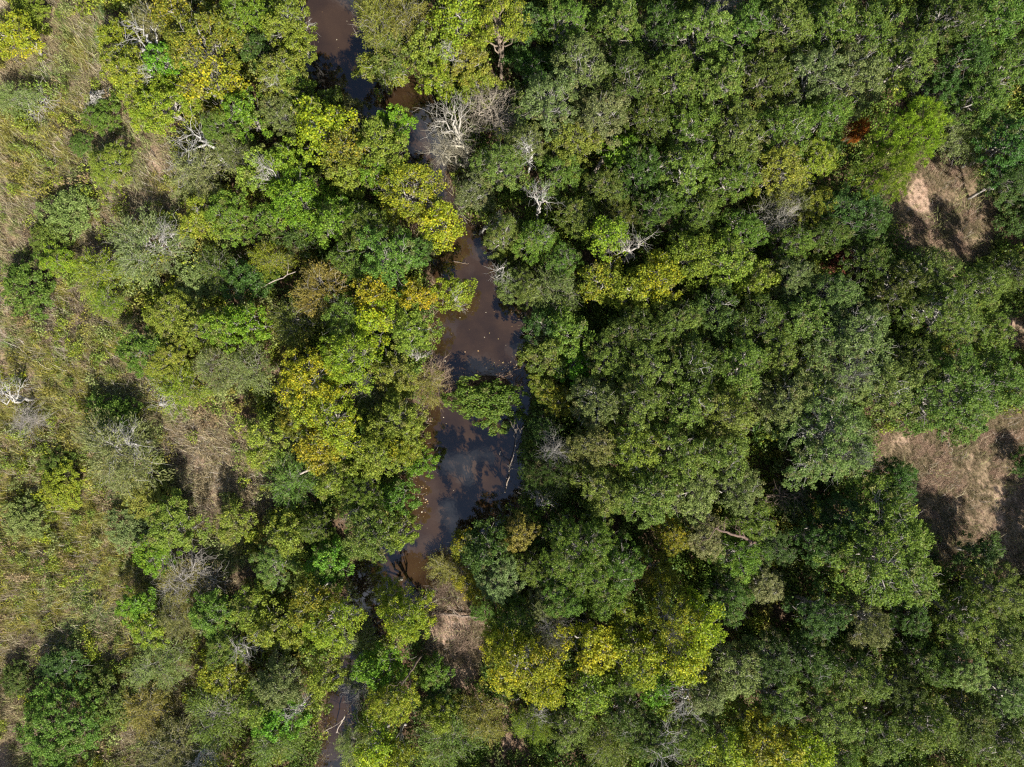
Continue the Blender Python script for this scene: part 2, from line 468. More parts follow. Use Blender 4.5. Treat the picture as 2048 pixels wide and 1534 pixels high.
    # inner twigs stay with the trunk
    Vt, Qt = tube_mesh(limbs, 6)
    keep = [w for w in twigs if rng.random() < .55]
    V, Q = tube_mesh(keep, 3)
    trunk = mesh_np(kind + '_trunk', np.concatenate([Vt, V]), [np.concatenate([Qt, Q + len(Vt)])], BARK, True)
    C, D, N = map(np.concatenate, (C, D, N)); m = len(C)
    crown = leaves_mesh(kind + '_crown', rng, C, D, N, LL * rng.uniform(.7, 1.25, m), LW * rng.uniform(.75, 1.2, m), np.concatenate(RN), np.concatenate(CLs), LEAF)
    return trunk, crown

NVAR = {'oak_big': 5, 'oak_small': 5, 'plane': 4, 'plane_small': 3, 'broad': 4, 'broad_small': 3, 'willow': 4, 'shrub': 4, 'shrub_big': 2, 'pine': 2, 'dead': 5, 'twiggy': 4}
PROTO = {k: [build_proto(k, s) for s in range(n)] for k, n in NVAR.items()}

# leaf colours (base, accent)
PAL = {
    'dk': ((0.066, 0.107, 0.018), (0.140, 0.184, 0.030)),
    'dg': ((0.056, 0.107, 0.022), (0.106, 0.169, 0.031)),
    'md': ((0.097, 0.164, 0.023), (0.200, 0.258, 0.040)),
    'ol': ((0.120, 0.175, 0.029), (0.219, 0.263, 0.047)),
    'gy': ((0.129, 0.169, 0.045), (0.245, 0.269, 0.089)),
    'lg': ((0.179, 0.235, 0.028), (0.304, 0.320, 0.041)),
    'bg': ((.118, .232, .020), (.230, .325, .026)),
    'yg': ((.195, .262, .022), (.360, .362, .030)),
    'yo': ((.150, .185, .020), (.380, .320, .022)),
    'ye': ((.215, .265, .020), (.490, .435, .020)),
    'go': ((.220, .220, .020), (.490, .370, .022)),
    'oc': ((.205, .200, .040), (.290, .245, .055)),
    'gg': ((0.179, 0.220, 0.063), (0.297, 0.316, 0.114)),
    'bl': ((0.092, 0.145, 0.026), (0.165, 0.205, 0.041)),
    'pi': ((.165, .265, .020), (.270, .350, .030)),
    'rb': ((.210, .090, .050), (.290, .140, .080)),
    'tn': ((.220, .160, .090), (.300, .220, .110)),
    'ru': ((.520, .160, .030), (.620, .250, .050)),
}
WHITE, GREY, BROWN, DBROWN = (.36, .338, .305), (.33, .30, .265), (.20, .155, .115), (.11, .08, .06)
NAMES = {'oak': 'oak_tree', 'pln': 'sycamore_tree', 'brd': 'broadleaf_tree', 'wil': 'willow_tree', 'shr': 'shrub', 'pin': 'pine_tree', 'dead': 'dead_tree', 'twg': 'bare_shrub'}
CATS = {'shr': 'shrub', 'twg': 'shrub', 'dead': 'dead tree'}
GROUPS = {'oak': 'fine-leaved trees of the closed wood', 'pln': 'large-leaved yellowing trees', 'brd': 'broad-leaved green trees', 'wil': 'feathery trees of the thicket',
          'shr': 'leafy shrubs', 'pin': None, 'dead': 'leafless bleached trees', 'twg': 'leafless twiggy shrubs'}
_cnt = {}
PLANTED = []
def plant(kind, px, py, r, h, c, label, bark=None, lean=None, squash=1.0, rot=None):
    """one tree whose crown shows at photo pixel (px, py) with radius r px; h is its height in metres"""
    hc = .72 * h
    rm = r * (H - hc) / F
    pk = {'oak': 'oak_big' if rm > 3.1 else 'oak_small', 'pln': 'plane' if rm > 2.3 else 'plane_small', 'brd': 'broad' if rm > 2.1 else 'broad_small',
          'wil': 'willow', 'shr': 'shrub_big' if rm > 2.6 else 'shrub', 'pin': 'pine', 'dead': 'dead', 'twg': 'twiggy'}[kind]
    i = _cnt.get(pk, 0); _cnt[pk] = i + 1
    trunk_me, top_me = PROTO[pk][i % len(PROTO[pk])]
    R0, H0 = KINDS[pk][:2]
    p = at(px, py, hc)
    rr = np.random.default_rng(int(px * 31 + py * 7))
    grow = .98 if kind == 'oak' else 1.04
    root = link(bpy.data.objects.new(NAMES[kind], None))
    root.empty_display_size = .5
    off = Vector((0, 0, 0))
    if lean is not None:      # the stem stands off to one side: lean = px offset of the base from the crown
        off = Vector(((lean[0]) * H / F, -lean[1] * H / F, 0))
    base = np.array([p[0] + off.x, p[1] + off.y])
    root.location = (base[0], base[1], float(ground_z(base[0], base[1])[0]))
    q = Vector((0, 0, 1)).rotation_difference(Vector((-off.x, -off.y, hc)).normalized())
    if kind == 'dead' and lean is not None and rot is None: rot = math.atan2(-off.y, -off.x)
    spin = Matrix.Rotation(rot if rot is not None else rr.uniform(0, 6.283), 4, 'Z')
    root.rotation_euler = (q.to_matrix().to_4x4() @ spin).to_euler()
    root.scale = (rm / R0 * grow * squash, rm / R0 * grow, h / H0)
    bark = bark or {'oak': GREY, 'pln': GREY, 'brd': GREY, 'wil': GREY, 'shr': BROWN, 'pin': DBROWN, 'dead': WHITE, 'twg': GREY}[kind]
    t = link(bpy.data.objects.new('stem' if kind in ('shr', 'twg') else 'trunk', trunk_me), root)
    t.color = tuple(np.array(bark) * rr.uniform(.85, 1.15)) + (1,)
    part = {'shr': 'foliage', 'twg': 'twigs', 'dead': 'branches'}.get(kind, 'crown')
    o = link(bpy.data.objects.new(part, top_me), root)
    if kind in ('dead', 'twg'):
        o.color = t.color
    else:
        b, a = PAL[c]; j = rr.normal(0, .07, 3)
        o.color = tuple(np.clip(np.array(b) * (1 + j + rr.normal(0, .05)), 0, 1)) + (1,)
        o['accent'] = [float(v) for v in np.array(a) * (1 + j)]
    tag(root, label, CATS.get(kind, 'tree'), GROUPS[kind])
    PLANTED.append((base[0], base[1], rm, h))
    return root
# ------------------------------------------------------------------ the trees and shrubs, one row each:
# kind, photo px x, y, crown radius px, height m, leaf colour, label [, extras]
ROWS = [
# --- upper left: scrub edge and thicket west of the creek
('pln', 30, 70, 48, 4.5, 'ye', 'small yellow tree alone in the scrub at the upper left corner'),
('dead', 272, 58, 74, 8, '', 'bleached white leaning snag above the yellow-green trees at upper left', dict(lean=(55, 60), bark=(.46, .44, .40))),
('wil', 308, 45, 50, 6, 'gg', 'grey feathery half-bare tree between the leaning white snag and the golden tree', dict(bark=WHITE)),
('pln', 350, 25, 50, 8, 'yo', 'yellow-flecked tree cut by the top edge left of the creek'),
('pln', 405, 100, 78, 9, 'yo', 'large golden-olive tree with yellow leaves near the top left'),
('pln', 425, 165, 60, 9, 'ye', 'yellow and grey tree just below the large golden-olive tree'),
('brd', 235, 70, 40, 6, 'yg', 'yellow-green tree beside the foot of the white leaning snag'),
('brd', 255, 140, 58, 7, 'yg', 'bright yellow-green tree on the edge of the scrub at upper left'),
('brd', 320, 205, 66, 7, 'yg', 'broad yellow-green tree below the bright one on the scrub edge'),
('brd', 330, 130, 45, 7, 'bg', 'small bright green tree between the snag and the golden-olive tree'),
('brd', 490, 30, 55, 8, 'bg', 'bright green tree at the top edge left of the creek mouth'),
('brd', 565, 32, 62, 9, 'lg', 'light green tree with white twigs leaning over the upper creek', dict(bark=WHITE)),
('brd', 520, 95, 46, 7, 'dg', 'dark green tree tucked below the two light trees at the top'),
('brd', 575, 95, 38, 8, 'lg', 'small light green tree on the left bank at the upper creek'),
('brd', 560, 150, 55, 8, 'lg', 'olive green tree on the left bank opposite the white-branched overhanging tree', dict(bark=WHITE)),
('brd', 488, 225, 46, 8, 'bg', 'bright green tree left of the yellow tree by the creek bend'),
('oak', 440, 255, 45, 7, 'md', 'mid green tree below the golden crowns'),
('brd', 590, 175, 36, 7, 'md', 'green tree at the corner where the creek bends right'),
('oak', 555, 225, 48, 7, 'gy', 'dull grey-green tree above the yellow tree at the bend', dict(bark=WHITE)),
('brd', 650, 205, 36, 6, 'md', 'small green tree with pale twigs inside the creek bend', dict(bark=WHITE)),
('brd', 700, 208, 30, 6, 'gy', 'small grey-green tree hanging over the shaded bend'),
('pln', 640, 248, 60, 10, 'ye', 'vivid yellow tree inside the first creek bend'),
('pln', 690, 300, 48, 9, 'yo', 'half yellow half green tree just below the vivid yellow one'),
('brd', 785, 235, 40, 9, 'bg', 'bright green crown pushing out over the creek at the bend'),
('brd', 755, 290, 62, 10, 'lg', 'large bright green tree between the yellow trees at the bend'),
('brd', 690, 345, 44, 8, 'lg', 'yellowish green tree below the half yellow tree'),
('brd', 745, 350, 40, 7, 'bg', 'green tree left of the orange-yellow tree'),
('pln', 810, 372, 72, 10, 'ye', 'orange-yellow tree with big leaves overhanging the narrow creek'),
('pln', 872, 434, 54, 8, 'ye', 'lemon yellow tree at the head of the middle pool'),
('dead', 392, 288, 76, 6, '', 'white bare branches spread over the grey-green willow at left', dict(lean=(40, 20), bark=(.46, .44, .40))),
('wil', 400, 345, 66, 5, 'gg', 'grey-green feathery tree under the white bare branches'),
('wil', 470, 305, 46, 6, 'gy', 'dull green feathery tree right of the white bare branches'),
('brd', 520, 335, 46, 7, 'lg', 'light olive tree with a pale limb above the bright green pair', dict(bark=WHITE)),
('brd', 575, 320, 42, 7, 'yg', 'yellowish tree left of the half yellow tree at the bend'),
('dead', 538, 345, 34, 9, '', 'pale stubby limb showing among the olive trees left of the bend', dict(lean=(22, 20))),
('pln', 405, 440, 44, 5.5, 'yg', 'yellow-green half of the round bright crown on the scrub edge'),
('brd', 455, 430, 58, 6, 'bg', 'vivid green half of the round bright crown on the scrub edge'),
('brd', 590, 400, 66, 8, 'bg', 'vivid green tree midway between the scrub and the creek'),
('brd', 535, 440, 38, 6, 'md', 'green tree between the two vivid green crowns'),
('brd', 668, 440, 50, 9, 'lg', 'light green tree with yellowish top left of the dense green crown'),
('oak', 735, 455, 60, 9, 'md', 'dense green crown below the orange-yellow tree'),
('oak', 770, 510, 78, 10, 'md', 'widest dense green crown on the left bank of the middle pool'),
('oak', 700, 525, 55, 8, 'md', 'left lobe of the dense green crowns beside the middle pool'),
('brd', 832, 500, 34, 7, 'dg', 'dark green tree on the left bank where the pool narrows'),
('brd', 600, 470, 48, 6, 'dg', 'dark green tree south of the vivid green tree midway to the creek'),
('wil', 290, 490, 80, 5, 'gg', 'wide grey feathery tree with white branches in the left scrub', dict(bark=WHITE)),
('dead', 320, 480, 40, 5.4, '', 'whitened bare crown on top of the wide grey feathery tree', dict(bark=WHITE)),
('oak', 220, 330, 52, 3.6, 'lg', 'round soft green bush in the upper scrub'),
('shr', 160, 287, 24, 1.6, 'bl', 'tiny blue-green shrub alone in the upper scrub'),
('shr', 205, 225, 38, 2.0, 'md', 'low green shrub under a white twig in the upper scrub'),
('dead', 185, 190, 40, 2.6, '', 'thin white forked twig tree over the low green shrub', dict(lean=(-18, -22))),
('dead', 65, 205, 42, 3, '', 'thin pale bare tree at the far left of the upper scrub', dict(lean=(-40, -25), bark=WHITE)),
('wil', 30, 200, 44, 3, 'gg', 'pale feathery bush at the left edge of the upper scrub'),
('shr', 55, 20, 40, 2.2, 'lg', 'green shrub by the sandy top left corner'),
('shr', 130, 420, 55, 2.6, 'gg', 'pale grey-green shrub in the middle of the left scrub'),
('shr', 95, 480, 42, 2.2, 'ol', 'olive shrub below the pale grey-green shrub'),
('shr', 48, 575, 58, 3, 'md', 'dark green bush at the left edge halfway down'),
('brd', 110, 520, 34, 3.2, 'yg', 'small yellow-green tree right of the dark bush at the left edge'),
('wil', 190, 545, 55, 4, 'yg', 'pale lime feathery tree in the scrub halfway down'),
('wil', 205, 600, 40, 3.5, 'yg', 'lime bush just below the pale lime feathery tree'),
('shr', 385, 555, 52, 2.6, 'gg', 'low dull green thicket right of the lime feathery tree'),
('wil', 440, 540, 50, 4.4, 'md', 'dark feathery shrub in the shade of the thicket'),
('brd', 490, 560, 52, 5, 'dg', 'dark green tree above the vivid green one beside the tan gap'),
('wil', 540, 520, 44, 6, 'yg', 'yellowish feathery tree with a pale fallen pole beside it'),
('brd', 340, 630, 55, 4.5, 'lg', 'green tree on the scrub edge left of the vivid green crown'),
('brd', 395, 650, 46, 5, 'lg', 'lighter green tree touching the vivid green crown'),
('brd', 445, 655, 44, 7, 'bg', 'left half of the most vivid green crown left of the pool'),
('brd', 492, 645, 46, 7, 'bg', 'right half of the most vivid green crown left of the pool'),
('brd', 285, 700, 52, 4.5, 'md', 'green tree at the edge of the yellow scrub'),
('oak', 340, 725, 60, 4.5, 'lg', 'olive-green tree with fine leaves beside the yellow scrub'),
('wil', 365, 775, 58, 4.5, 'yg', 'pale green feathery tree above the bare tan ground'),
('wil', 430, 740, 50, 5, 'gg', 'pale misty green feathery tree below the vivid green crown'),
('wil', 495, 735, 52, 5.5, 'gg', 'misty grey feathery tree left of the brown gap'),
('dead', 320, 800, 46, 4, '', 'low bare grey branches over the bare tan ground'),
('shr', 220, 830, 50, 2.8, 'md', 'round green shrub alone in the yellow scrub'),
('dead', 12, 800, 52, 4.5, '', 'white bare tree cut by the left edge', dict(bark=WHITE)),
('twg', 50, 840, 40, 2.5, '', 'grey twiggy shrub beside the white bare tree at the left edge'),
('wil', 235, 905, 92, 5, 'gg', 'large grey-green feathery tree below the round green shrub', dict(bark=WHITE)),
('dead', 255, 890, 48, 5.4, '', 'white branch fan rising from the large grey-green feathery tree', dict(bark=WHITE)),
('shr', 120, 975, 48, 2.4, 'yg', 'yellow-green shrub at the left below the large feathery tree'),
('shr', 110, 930, 36, 1.6, 'md', 'small green shrub above the yellow-green shrub at the left'),
('shr', 40, 1040, 46, 2.2, 'gg', 'grey-green shrub at the left edge below the middle'),
('shr', 300, 1005, 60, 2.2, 'oc', 'low dull thicket south of the bare tan ground'),
('brd', 530, 880, 52, 5.5, 'lg', 'green tree left of the yellow grove'),
('wil', 585, 960, 66, 5, 'ol', 'olive feathery tree below the yellow grove'),
# --- creek left bank, middle
('wil', 640, 580, 66, 8, 'oc', 'olive-brown feathery tree left of the yellow creekside tree'),
('oak', 690, 630, 62, 8, 'ol', 'dull olive tree between the feathery one and the yellow creekside tree'),
('wil', 590, 640, 55, 6.5, 'ol', 'olive feathery tree right of the most vivid green crown'),
('pln', 745, 590, 44, 9, 'ye', 'upper half of the vivid yellow tree left of the pool'),
('pln', 755, 640, 50, 9, 'ye', 'lower half of the vivid yellow tree left of the pool'),
('pln', 828, 592, 36, 8, 'ye', 'small yellow crown touching the pool edge'),
('brd', 900, 580, 44, 6.5, 'yg', 'yellow-green tree with white twigs overhanging the middle pool', dict(bark=WHITE)),
('brd', 822, 655, 56, 8, 'lg', 'pale green round tree on the left bank of the pool', dict(bark=WHITE)),
('dead', 828, 715, 26, 3.5, '', 'tangle of white bare twigs at the water edge below the pale round tree', dict(bark=WHITE)),
('pln', 700, 720, 66, 10, 'yg', 'bright yellow-green tree above the yellow grove'),
('pln', 620, 760, 76, 10, 'ye', 'big yellow crown at the head of the yellow grove'),
('pln', 645, 835, 78, 10, 'ye', 'broad yellow crown in the middle of the yellow grove'),
('pln', 635, 890, 50, 9, 'go', 'golden lowest crown of the yellow grove'),
('brd', 590, 840, 38, 7, 'yo', 'yellow-green crown on the left side of the yellow grove'),
('brd', 785, 745, 46, 7, 'lg', 'green tree behind the brown reeds on the left bank'),
('twg', 735, 775, 30, 5, '', 'grey bare bush between the yellow grove and the green bank tree', dict(bark=WHITE)),
('wil', 745, 810, 44, 5, 'gy', 'grey-green bush right of the yellow grove'),
('twg', 855, 760, 52, 2.6, '', 'brown dry reedy shrub at the water edge left of the creek bush', dict(bark=(.30, .22, .15))),
('wil', 850, 770, 46, 2.4, 'oc', 'thin olive reeds growing through the brown reedy shrub'),
('brd', 790, 845, 66, 8, 'lg', 'large light green tree on the left bank beside the creek bush'),
('brd', 765, 905, 60, 8, 'lg', 'light green tree on the left bank above the bright green limb'),
('pln', 790, 895, 34, 8.6, 'yo', 'small yellow patch of crown among the green bank trees'),
('brd', 838, 930, 34, 6, 'bg', 'bright green limb reaching over the lower pool'),
('brd', 815, 905, 36, 6, 'lg', 'small green crown behind the bright green limb'),
('brd', 670, 950, 52, 7, 'lg', 'light green tree below the golden crown of the grove'),
('oak', 720, 985, 46, 7, 'md', 'dull green tree behind the leafy left bank of the lower pool'),
('brd', 790, 1000, 44, 6, 'md', 'leafy tree on the left bank beside floating fallen leaves'),
('brd', 735, 1065, 66, 8, 'md', 'round green tree on the left bank at the lower pool'),
('brd', 792, 1070, 38, 7, 'lg', 'lighter green crown touching the lower pool'),
('dead', 700, 1025, 28, 8, '', 'small bare white twigs above the round green bank tree', dict(bark=WHITE)),
('brd', 655, 1125, 46, 6, 'bg', 'bright green tree left of the shaded pool end'),
('brd', 575, 1070, 44, 6, 'lg', 'light green tree left of the round green bank tree'),
('oak', 625, 1055, 40, 6, 'md', 'mid green tree in the shade left of the round bank tree'),
('oak', 545, 1130, 55, 5, 'ol', 'brownish olive tree below the tan scrub'),
# --- lower left
('brd', 345, 1050, 62, 5, 'lg', 'light green tree in the lower scrub'),
('brd', 310, 1110, 44, 4, 'bg', 'bright green small tree in the lower scrub'),
('brd', 465, 1045, 40, 4, 'lg', 'green tree on the right edge of the tan scrub'),
('shr', 255, 1060, 46, 2, 'gg', 'pale grey-green shrub left of the light green tree in the lower scrub'),
('twg', 370, 1160, 66, 4, '', 'grey-brown twiggy shrub below the bright small tree'),
('wil', 365, 1170, 60, 3.6, 'oc', 'thin olive foliage among the grey-brown twigs'),
('brd', 270, 1215, 40, 4, 'bg', 'bright lime tree in the lower scrub'),
('brd', 300, 1255, 42, 4, 'yg', 'yellowish lime tree below the bright lime tree'),
('wil', 350, 1240, 44, 4, 'gg', 'pale feathery tree right of the lime trees'),
('brd', 425, 1230, 56, 5, 'md', 'green tree in the middle of the lower left thicket'),
('brd', 495, 1220, 46, 5.5, 'lg', 'pale light green tree right of the lower left thicket'),
('dead', 480, 1290, 44, 5.5, '', 'white twiggy snag in the lower left thicket', dict(bark=WHITE)),
('oak', 445, 1300, 52, 5, 'md', 'dark tree under the white twiggy snag'),
('brd', 130, 1335, 46, 2.6, 'dg', 'dark shrub above the big blue-green bush'),
('shr', 118, 1455, 100, 4.2, 'md', 'big round blue-green bush near the bottom left corner'),
('shr', 215, 1400, 60, 2.8, 'bl', 'lower blue-green bush at the right of the big round one'),
('shr', 35, 1360, 36, 1.8, 'bl', 'small blue-green shrub at the left edge near the bottom'),
('wil', 315, 1330, 66, 3, 'gy', 'thin grassy thicket at lower left'),
('wil', 290, 1420, 60, 3, 'oc', 'dry olive thicket right of the big blue-green bush'),
('brd', 440, 1350, 46, 5, 'yg', 'yellow-green tree below the white twiggy snag'),
('dead', 440, 1430, 46, 5.4, '', 'white arched bare branch at lower left', dict(lean=(28, 30), bark=WHITE)),
('wil', 430, 1440, 74, 5, 'ol', 'olive feathery tree under the white arched branch'),
('wil', 340, 1500, 66, 4, 'gy', 'grey-green thicket cut by the bottom edge at left'),
('dead', 395, 1510, 44, 4.6, '', 'pale bare sticks at the bottom edge left of the olive tree'),
('brd', 515, 1410, 46, 6, 'lg', 'green tree right of the olive feathery tree'),
('wil', 550, 1480, 66, 6, 'ol', 'olive brushy tree at the bottom edge left of the creek'),
('brd', 560, 1440, 52, 6, 'bg', 'green tree with bright leaves near the bottom left of the creek'),
('dead', 592, 1430, 32, 7, '', 'bare grey twigs above the bottom reach of the creek', dict(bark=WHITE)),
('brd', 560, 1365, 56, 7, 'gy', 'grey-green tree above the bare twigs near the bottom'),
('brd', 640, 1360, 40, 7, 'lg', 'small light green crown left of the lower creek'),
('brd', 545, 1260, 50, 6, 'lg', 'pale green tree left of the yellow-green lower grove'),
('pln', 618, 1200, 46, 8, 'yo', 'upper yellow-green crown of the lower grove'),
('pln', 655, 1255, 66, 9, 'yg', 'wide yellow-green crown left of the narrow lower creek'),
('pln', 775, 1195, 34, 7, 'yg', 'small yellow-green crown at the foot of the pool'),
('pln', 808, 1245, 62, 9, 'ye', 'round bright yellow crown beside the sandy bank'),
('wil', 718, 1295, 46, 4, 'gg', 'grey-green reeds bending over the narrow creek'),
('brd', 765, 1335, 52, 7, 'bg', 'green tree below the round bright yellow crown'),
('brd', 785, 1400, 56, 8, 'yg', 'lime tree in the bottom middle right of the creek'),
('twg', 712, 1385, 38, 5, '', 'grey twiggy bush on the right of the lower creek', dict(bark=WHITE)),
('brd', 710, 1360, 36, 4.5, 'gg', 'grey leaved bush behind the twiggy bush by the lower creek'),
('brd', 870, 1345, 34, 5, 'md', 'small green tree right of the thin leaning stem'),
('pln', 755, 1495, 52, 8, 'ye', 'yellow tree at the bottom edge right of the creek'),
('pln', 790, 1515, 36, 8, 'go', 'golden crown at the bottom edge beside the yellow tree'),
('wil', 700, 1500, 40, 5, 'gg', 'grey-green willow hanging over the bottom reach of the creek'),
('brd', 880, 1430, 34, 6, 'lg', 'light green tree above the olive brush at the bottom'),
('wil', 900, 1480, 66, 5, 'ol', 'olive brushy tree at the bottom edge right of the yellow tree'),
('wil', 960, 1440, 55, 5, 'oc', 'ochre brushy tree near the bottom left of the sandy path'),
('brd', 880, 1385, 30, 4, 'dg', 'dark shrub beside the dark gap below the sandy bank'),
# --- the creek and its right bank
('shr', 972, 808, 53, 3.2, 'md', 'oval leafy bush standing in the middle of the creek', dict(squash=1.55, rot=0.0)),
('dead', 903, 240, 58, 8.5, '', 'upper fan of the tall whitened tree at the creek bend', dict(bark=(.37, .34, .29), lean=(25, 45))),
('dead', 912, 290, 62, 7, '', 'lower fan of the tall whitened tree at the creek bend', dict(bark=(.33, .30, .23), lean=(20, 20))),
('twg', 902, 300, 50, 6, '', 'pale bare bush under the whitened tree at the bend', dict(bark=(.30, .27, .19))),
('twg', 980, 225, 62, 6, '', 'grey-brown bare bush right of the whitened tree', dict(bark=(.34, .29, .23))),
('wil', 752, 38, 56, 9, 'oc', 'ochre feathery tree at the top edge right of the creek'),
('wil', 805, 20, 60, 9, 'oc', 'ochre tree cut by the top edge beside the feathery one'),
('brd', 780, 85, 52, 7, 'md', 'mid green tree below the ochre trees'),
('brd', 757, 122, 50, 5, 'lg', 'white-branched green tree overhanging the upper creek', dict(bark=WHITE)),
('brd', 850, 85, 50, 8, 'lg', 'yellowish green tree right of the mid green one near the top'),
('pln', 915, 30, 58, 9, 'yg', 'lime big-leaved crown at the top edge above the visible trunk', dict(lean=(0, 20))),
('pln', 1000, 35, 62, 10, 'yg', 'lime crown whose grey trunk shows below it at the top', dict(lean=(4, 55), bark=BROWN)),
('brd', 870, 145, 40, 7, 'yg', 'small lime tree above the whitened tree'),
('brd', 935, 120, 48, 6, 'lg', 'light green tree with a dead white limb near the top'),
('dead', 905, 100, 30, 8, '', 'dead white limb on the light green tree near the top', dict(bark=WHITE)),
('brd', 955, 165, 44, 5, 'lg', 'soft green shrubby tree above the grey-brown bare bush'),
('brd', 1050, 45, 46, 7, 'dg', 'dark green tree right of the lime crown at the top'),
('brd', 1060, 130, 46, 5, 'dg', 'deep shaded green tree right of the visible trunk'),
('oak', 1000, 330, 60, 8, 'ol', 'olive fine-leaved tree right of the whitened tree'),
('oak', 945, 380, 48, 7, 'gy', 'grey olive tree at the right of the lemon yellow tree', dict(bark=WHITE)),
('oak', 1050, 280, 46, 8, 'gy', 'grey-green tree with curling white limbs right of the bare bush', dict(bark=WHITE)),
('dead', 1080, 405, 40, 9, '', 'white antler-like bare tree right of the pool head', dict(bark=WHITE)),
('oak', 1005, 465, 48, 8, 'ol', 'olive tree with a white snag at the right of the pool head'),
('dead', 985, 440, 36, 9, '', 'white snag limb on the olive tree at the pool head', dict(bark=WHITE, lean=(-30, -10))),
('oak', 1070, 480, 52, 8, 'md', 'green tree below the white antler-like tree', dict(bark=WHITE)),
('dead', 1090, 480, 26, 9, '', 'short crooked white limb below the antler-like tree', dict(bark=WHITE)),
('oak', 1022, 560, 44, 7, 'gy', 'grey-green tree overhanging the right bank of the pool', dict(bark=WHITE)),
('dead', 1005, 540, 32, 7.6, '', 'white crooked limb reaching over the pool from the right', dict(bark=WHITE, lean=(25, -25))),
('oak', 1055, 570, 44, 7, 'ol', 'olive tree right of the overhanging grey-green tree'),
('wil', 1105, 580, 54, 7, 'gg', 'pale feathery round tree right of the pool'),
('oak', 1120, 520, 46, 7, 'md', 'mid green tree above the pale feathery round tree'),
('brd', 1090, 650, 44, 6, 'dg', 'dark green tree below the pale feathery round tree'),
('brd', 1094, 708, 48, 6, 'md', 'green tree at the right bank of the pool above the creek bush'),
('brd', 1135, 665, 50, 7, 'md', 'leafy green tree right of the dark one on the right bank'),
('brd', 1150, 730, 38, 5, 'bg', 'brighter green small tree right of the creek bush'),
('brd', 1088, 772, 30, 4, 'lg', 'small light green bush on the bank beside the creek bush'),
('brd', 1115, 800, 36, 4, 'yo', 'yellow-flecked shrub right of the creek bush'),
('brd', 1090, 860, 34, 4, 'dg', 'dark shrub on the bank right of the creek bush'),
('pin', 1088, 945, 52, 6, 'dg', 'dark long-needled young pine on the right bank of the lower pool'),
('twg', 1110, 905, 38, 7, '', 'white bare twig ball right of the young pine', dict(bark=WHITE)),
('wil', 1125, 950, 44, 6, 'bl', 'blue-green tree below the white twig ball'),
('dead', 1075, 1005, 42, 4, '', 'dark bare fallen branches below the young pine', dict(bark=GREY)),
('brd', 1040, 1066, 36, 8, 'oc', 'brown-leaved shrub at the shaded lower end of the pool'),
('pln', 925, 1100, 34, 4.5, 'yo', 'small yellow-green tree leaning over the lower end of the pool'),
('brd', 968, 1098, 52, 10, 'dg', 'dark green tree at the lower end of the pool'),
('pln', 945, 1170, 36, 4, 'go', 'golden shrub above the fallen log'),
('wil', 890, 1145, 46, 2.4, 'oc', 'dry reedy shrub above the sandy bank'),
('oak', 1000, 1160, 56, 6, 'gg', 'grey-green tree right of the golden shrub'),
('oak', 1035, 1245, 56, 6, 'md', 'green tree right of the fallen log'),
('oak', 1070, 1140, 44, 5.5, 'ol', 'olive tree in the strip left of the great green crown'),
# --- upper right wood
('oak', 1105, 195, 72, 10, 'gy', 'white-twigged grey oak at the left of the upper right wood', dict(bark=WHITE)),
('oak', 1165, 125, 74, 10, 'gy', 'grey-green oak with scattered white twigs below the top edge', dict(bark=WHITE)),
('oak', 1130, 40, 60, 9, 'md', 'oak at the top edge just right of the dark green tree'),
('oak', 1235, 55, 70, 9, 'md', 'second oak along the top edge right of the lime crown'),
('oak', 1320, 60, 66, 9, 'dk', 'third oak along the top edge with a dark hollow beside it'),
('oak', 1405, 65, 72, 10, 'ol', 'olive oak at the middle of the top edge of the wood'),
('oak', 1490, 60, 66, 9, 'md', 'oak beside the bare brown gap at the top edge'),
('twg', 1445, 10, 46, 6, '', 'brown bare twigs at the top edge among the oaks'),
('oak', 1570, 50, 74, 10, 'ol', 'sunlit olive oak at the top edge left of the sandy patch'),
('oak', 1660, 50, 72, 10, 'md', 'oak at the top edge with white twig clusters', dict(bark=WHITE)),
('oak', 1750, 60, 76, 10, 'md', 'oak at the top edge beside the narrow sandy patch'),
('oak', 1820, 115, 66, 10, 'ol', 'rounded olive oak whose right side drops into deep shade'),
('oak', 1260, 150, 72, 10, 'dk', 'darker oak between the white-twigged oaks and the olive ones'),
('oak', 1345, 160, 74, 10, 'md', 'oak in the second row of the upper right wood'),
('oak', 1435, 170, 78, 10, 'ol', 'broad olive oak in the second row of the upper wood'),
('oak', 1530, 160, 76, 10, 'md', 'oak with dark hollows left of the white twig clusters'),
('oak', 1625, 150, 74, 10, 'gy', 'grey oak full of white twigs in the upper right wood', dict(bark=WHITE)),
('oak', 1715, 155, 72, 10, 'gy', 'oak with a long white limb left of the sandy gap', dict(bark=WHITE)),
('oak', 1205, 230, 70, 9, 'gy', 'pale oak above the small stump clearing', dict(bark=WHITE)),
('brd', 1150, 290, 58, 7, 'lg', 'brighter green tree left of the small stump clearing'),
('brd', 1250, 300, 46, 6, 'bg', 'bright green tree above right of the small stump clearing'),
('oak', 1300, 235, 62, 8, 'dk', 'dark oak over the deep hollow in the upper wood'),
('oak', 1385, 255, 70, 9, 'md', 'oak right of the deep hollow in the upper wood'),
('oak', 1475, 265, 74, 10, 'ol', 'olive oak at the centre of the upper right wood'),
('oak', 1565, 255, 74, 10, 'md', 'oak left of the orange dead shrub'),
('oak', 1650, 235, 60, 9, 'md', 'oak just above left of the orange dead shrub', dict(bark=WHITE)),
('brd', 1120, 345, 54, 6, 'md', 'leafy tree above the white antler-like bare tree'),
('oak', 1215, 375, 54, 7, 'md', 'tree just below the small stump clearing'),
('oak', 1290, 340, 62, 8, 'dk', 'dark green oak right of the stump clearing'),
('oak', 1375, 350, 68, 9, 'ol', 'olive oak with pale twigs below the upper hollow', dict(bark=WHITE)),
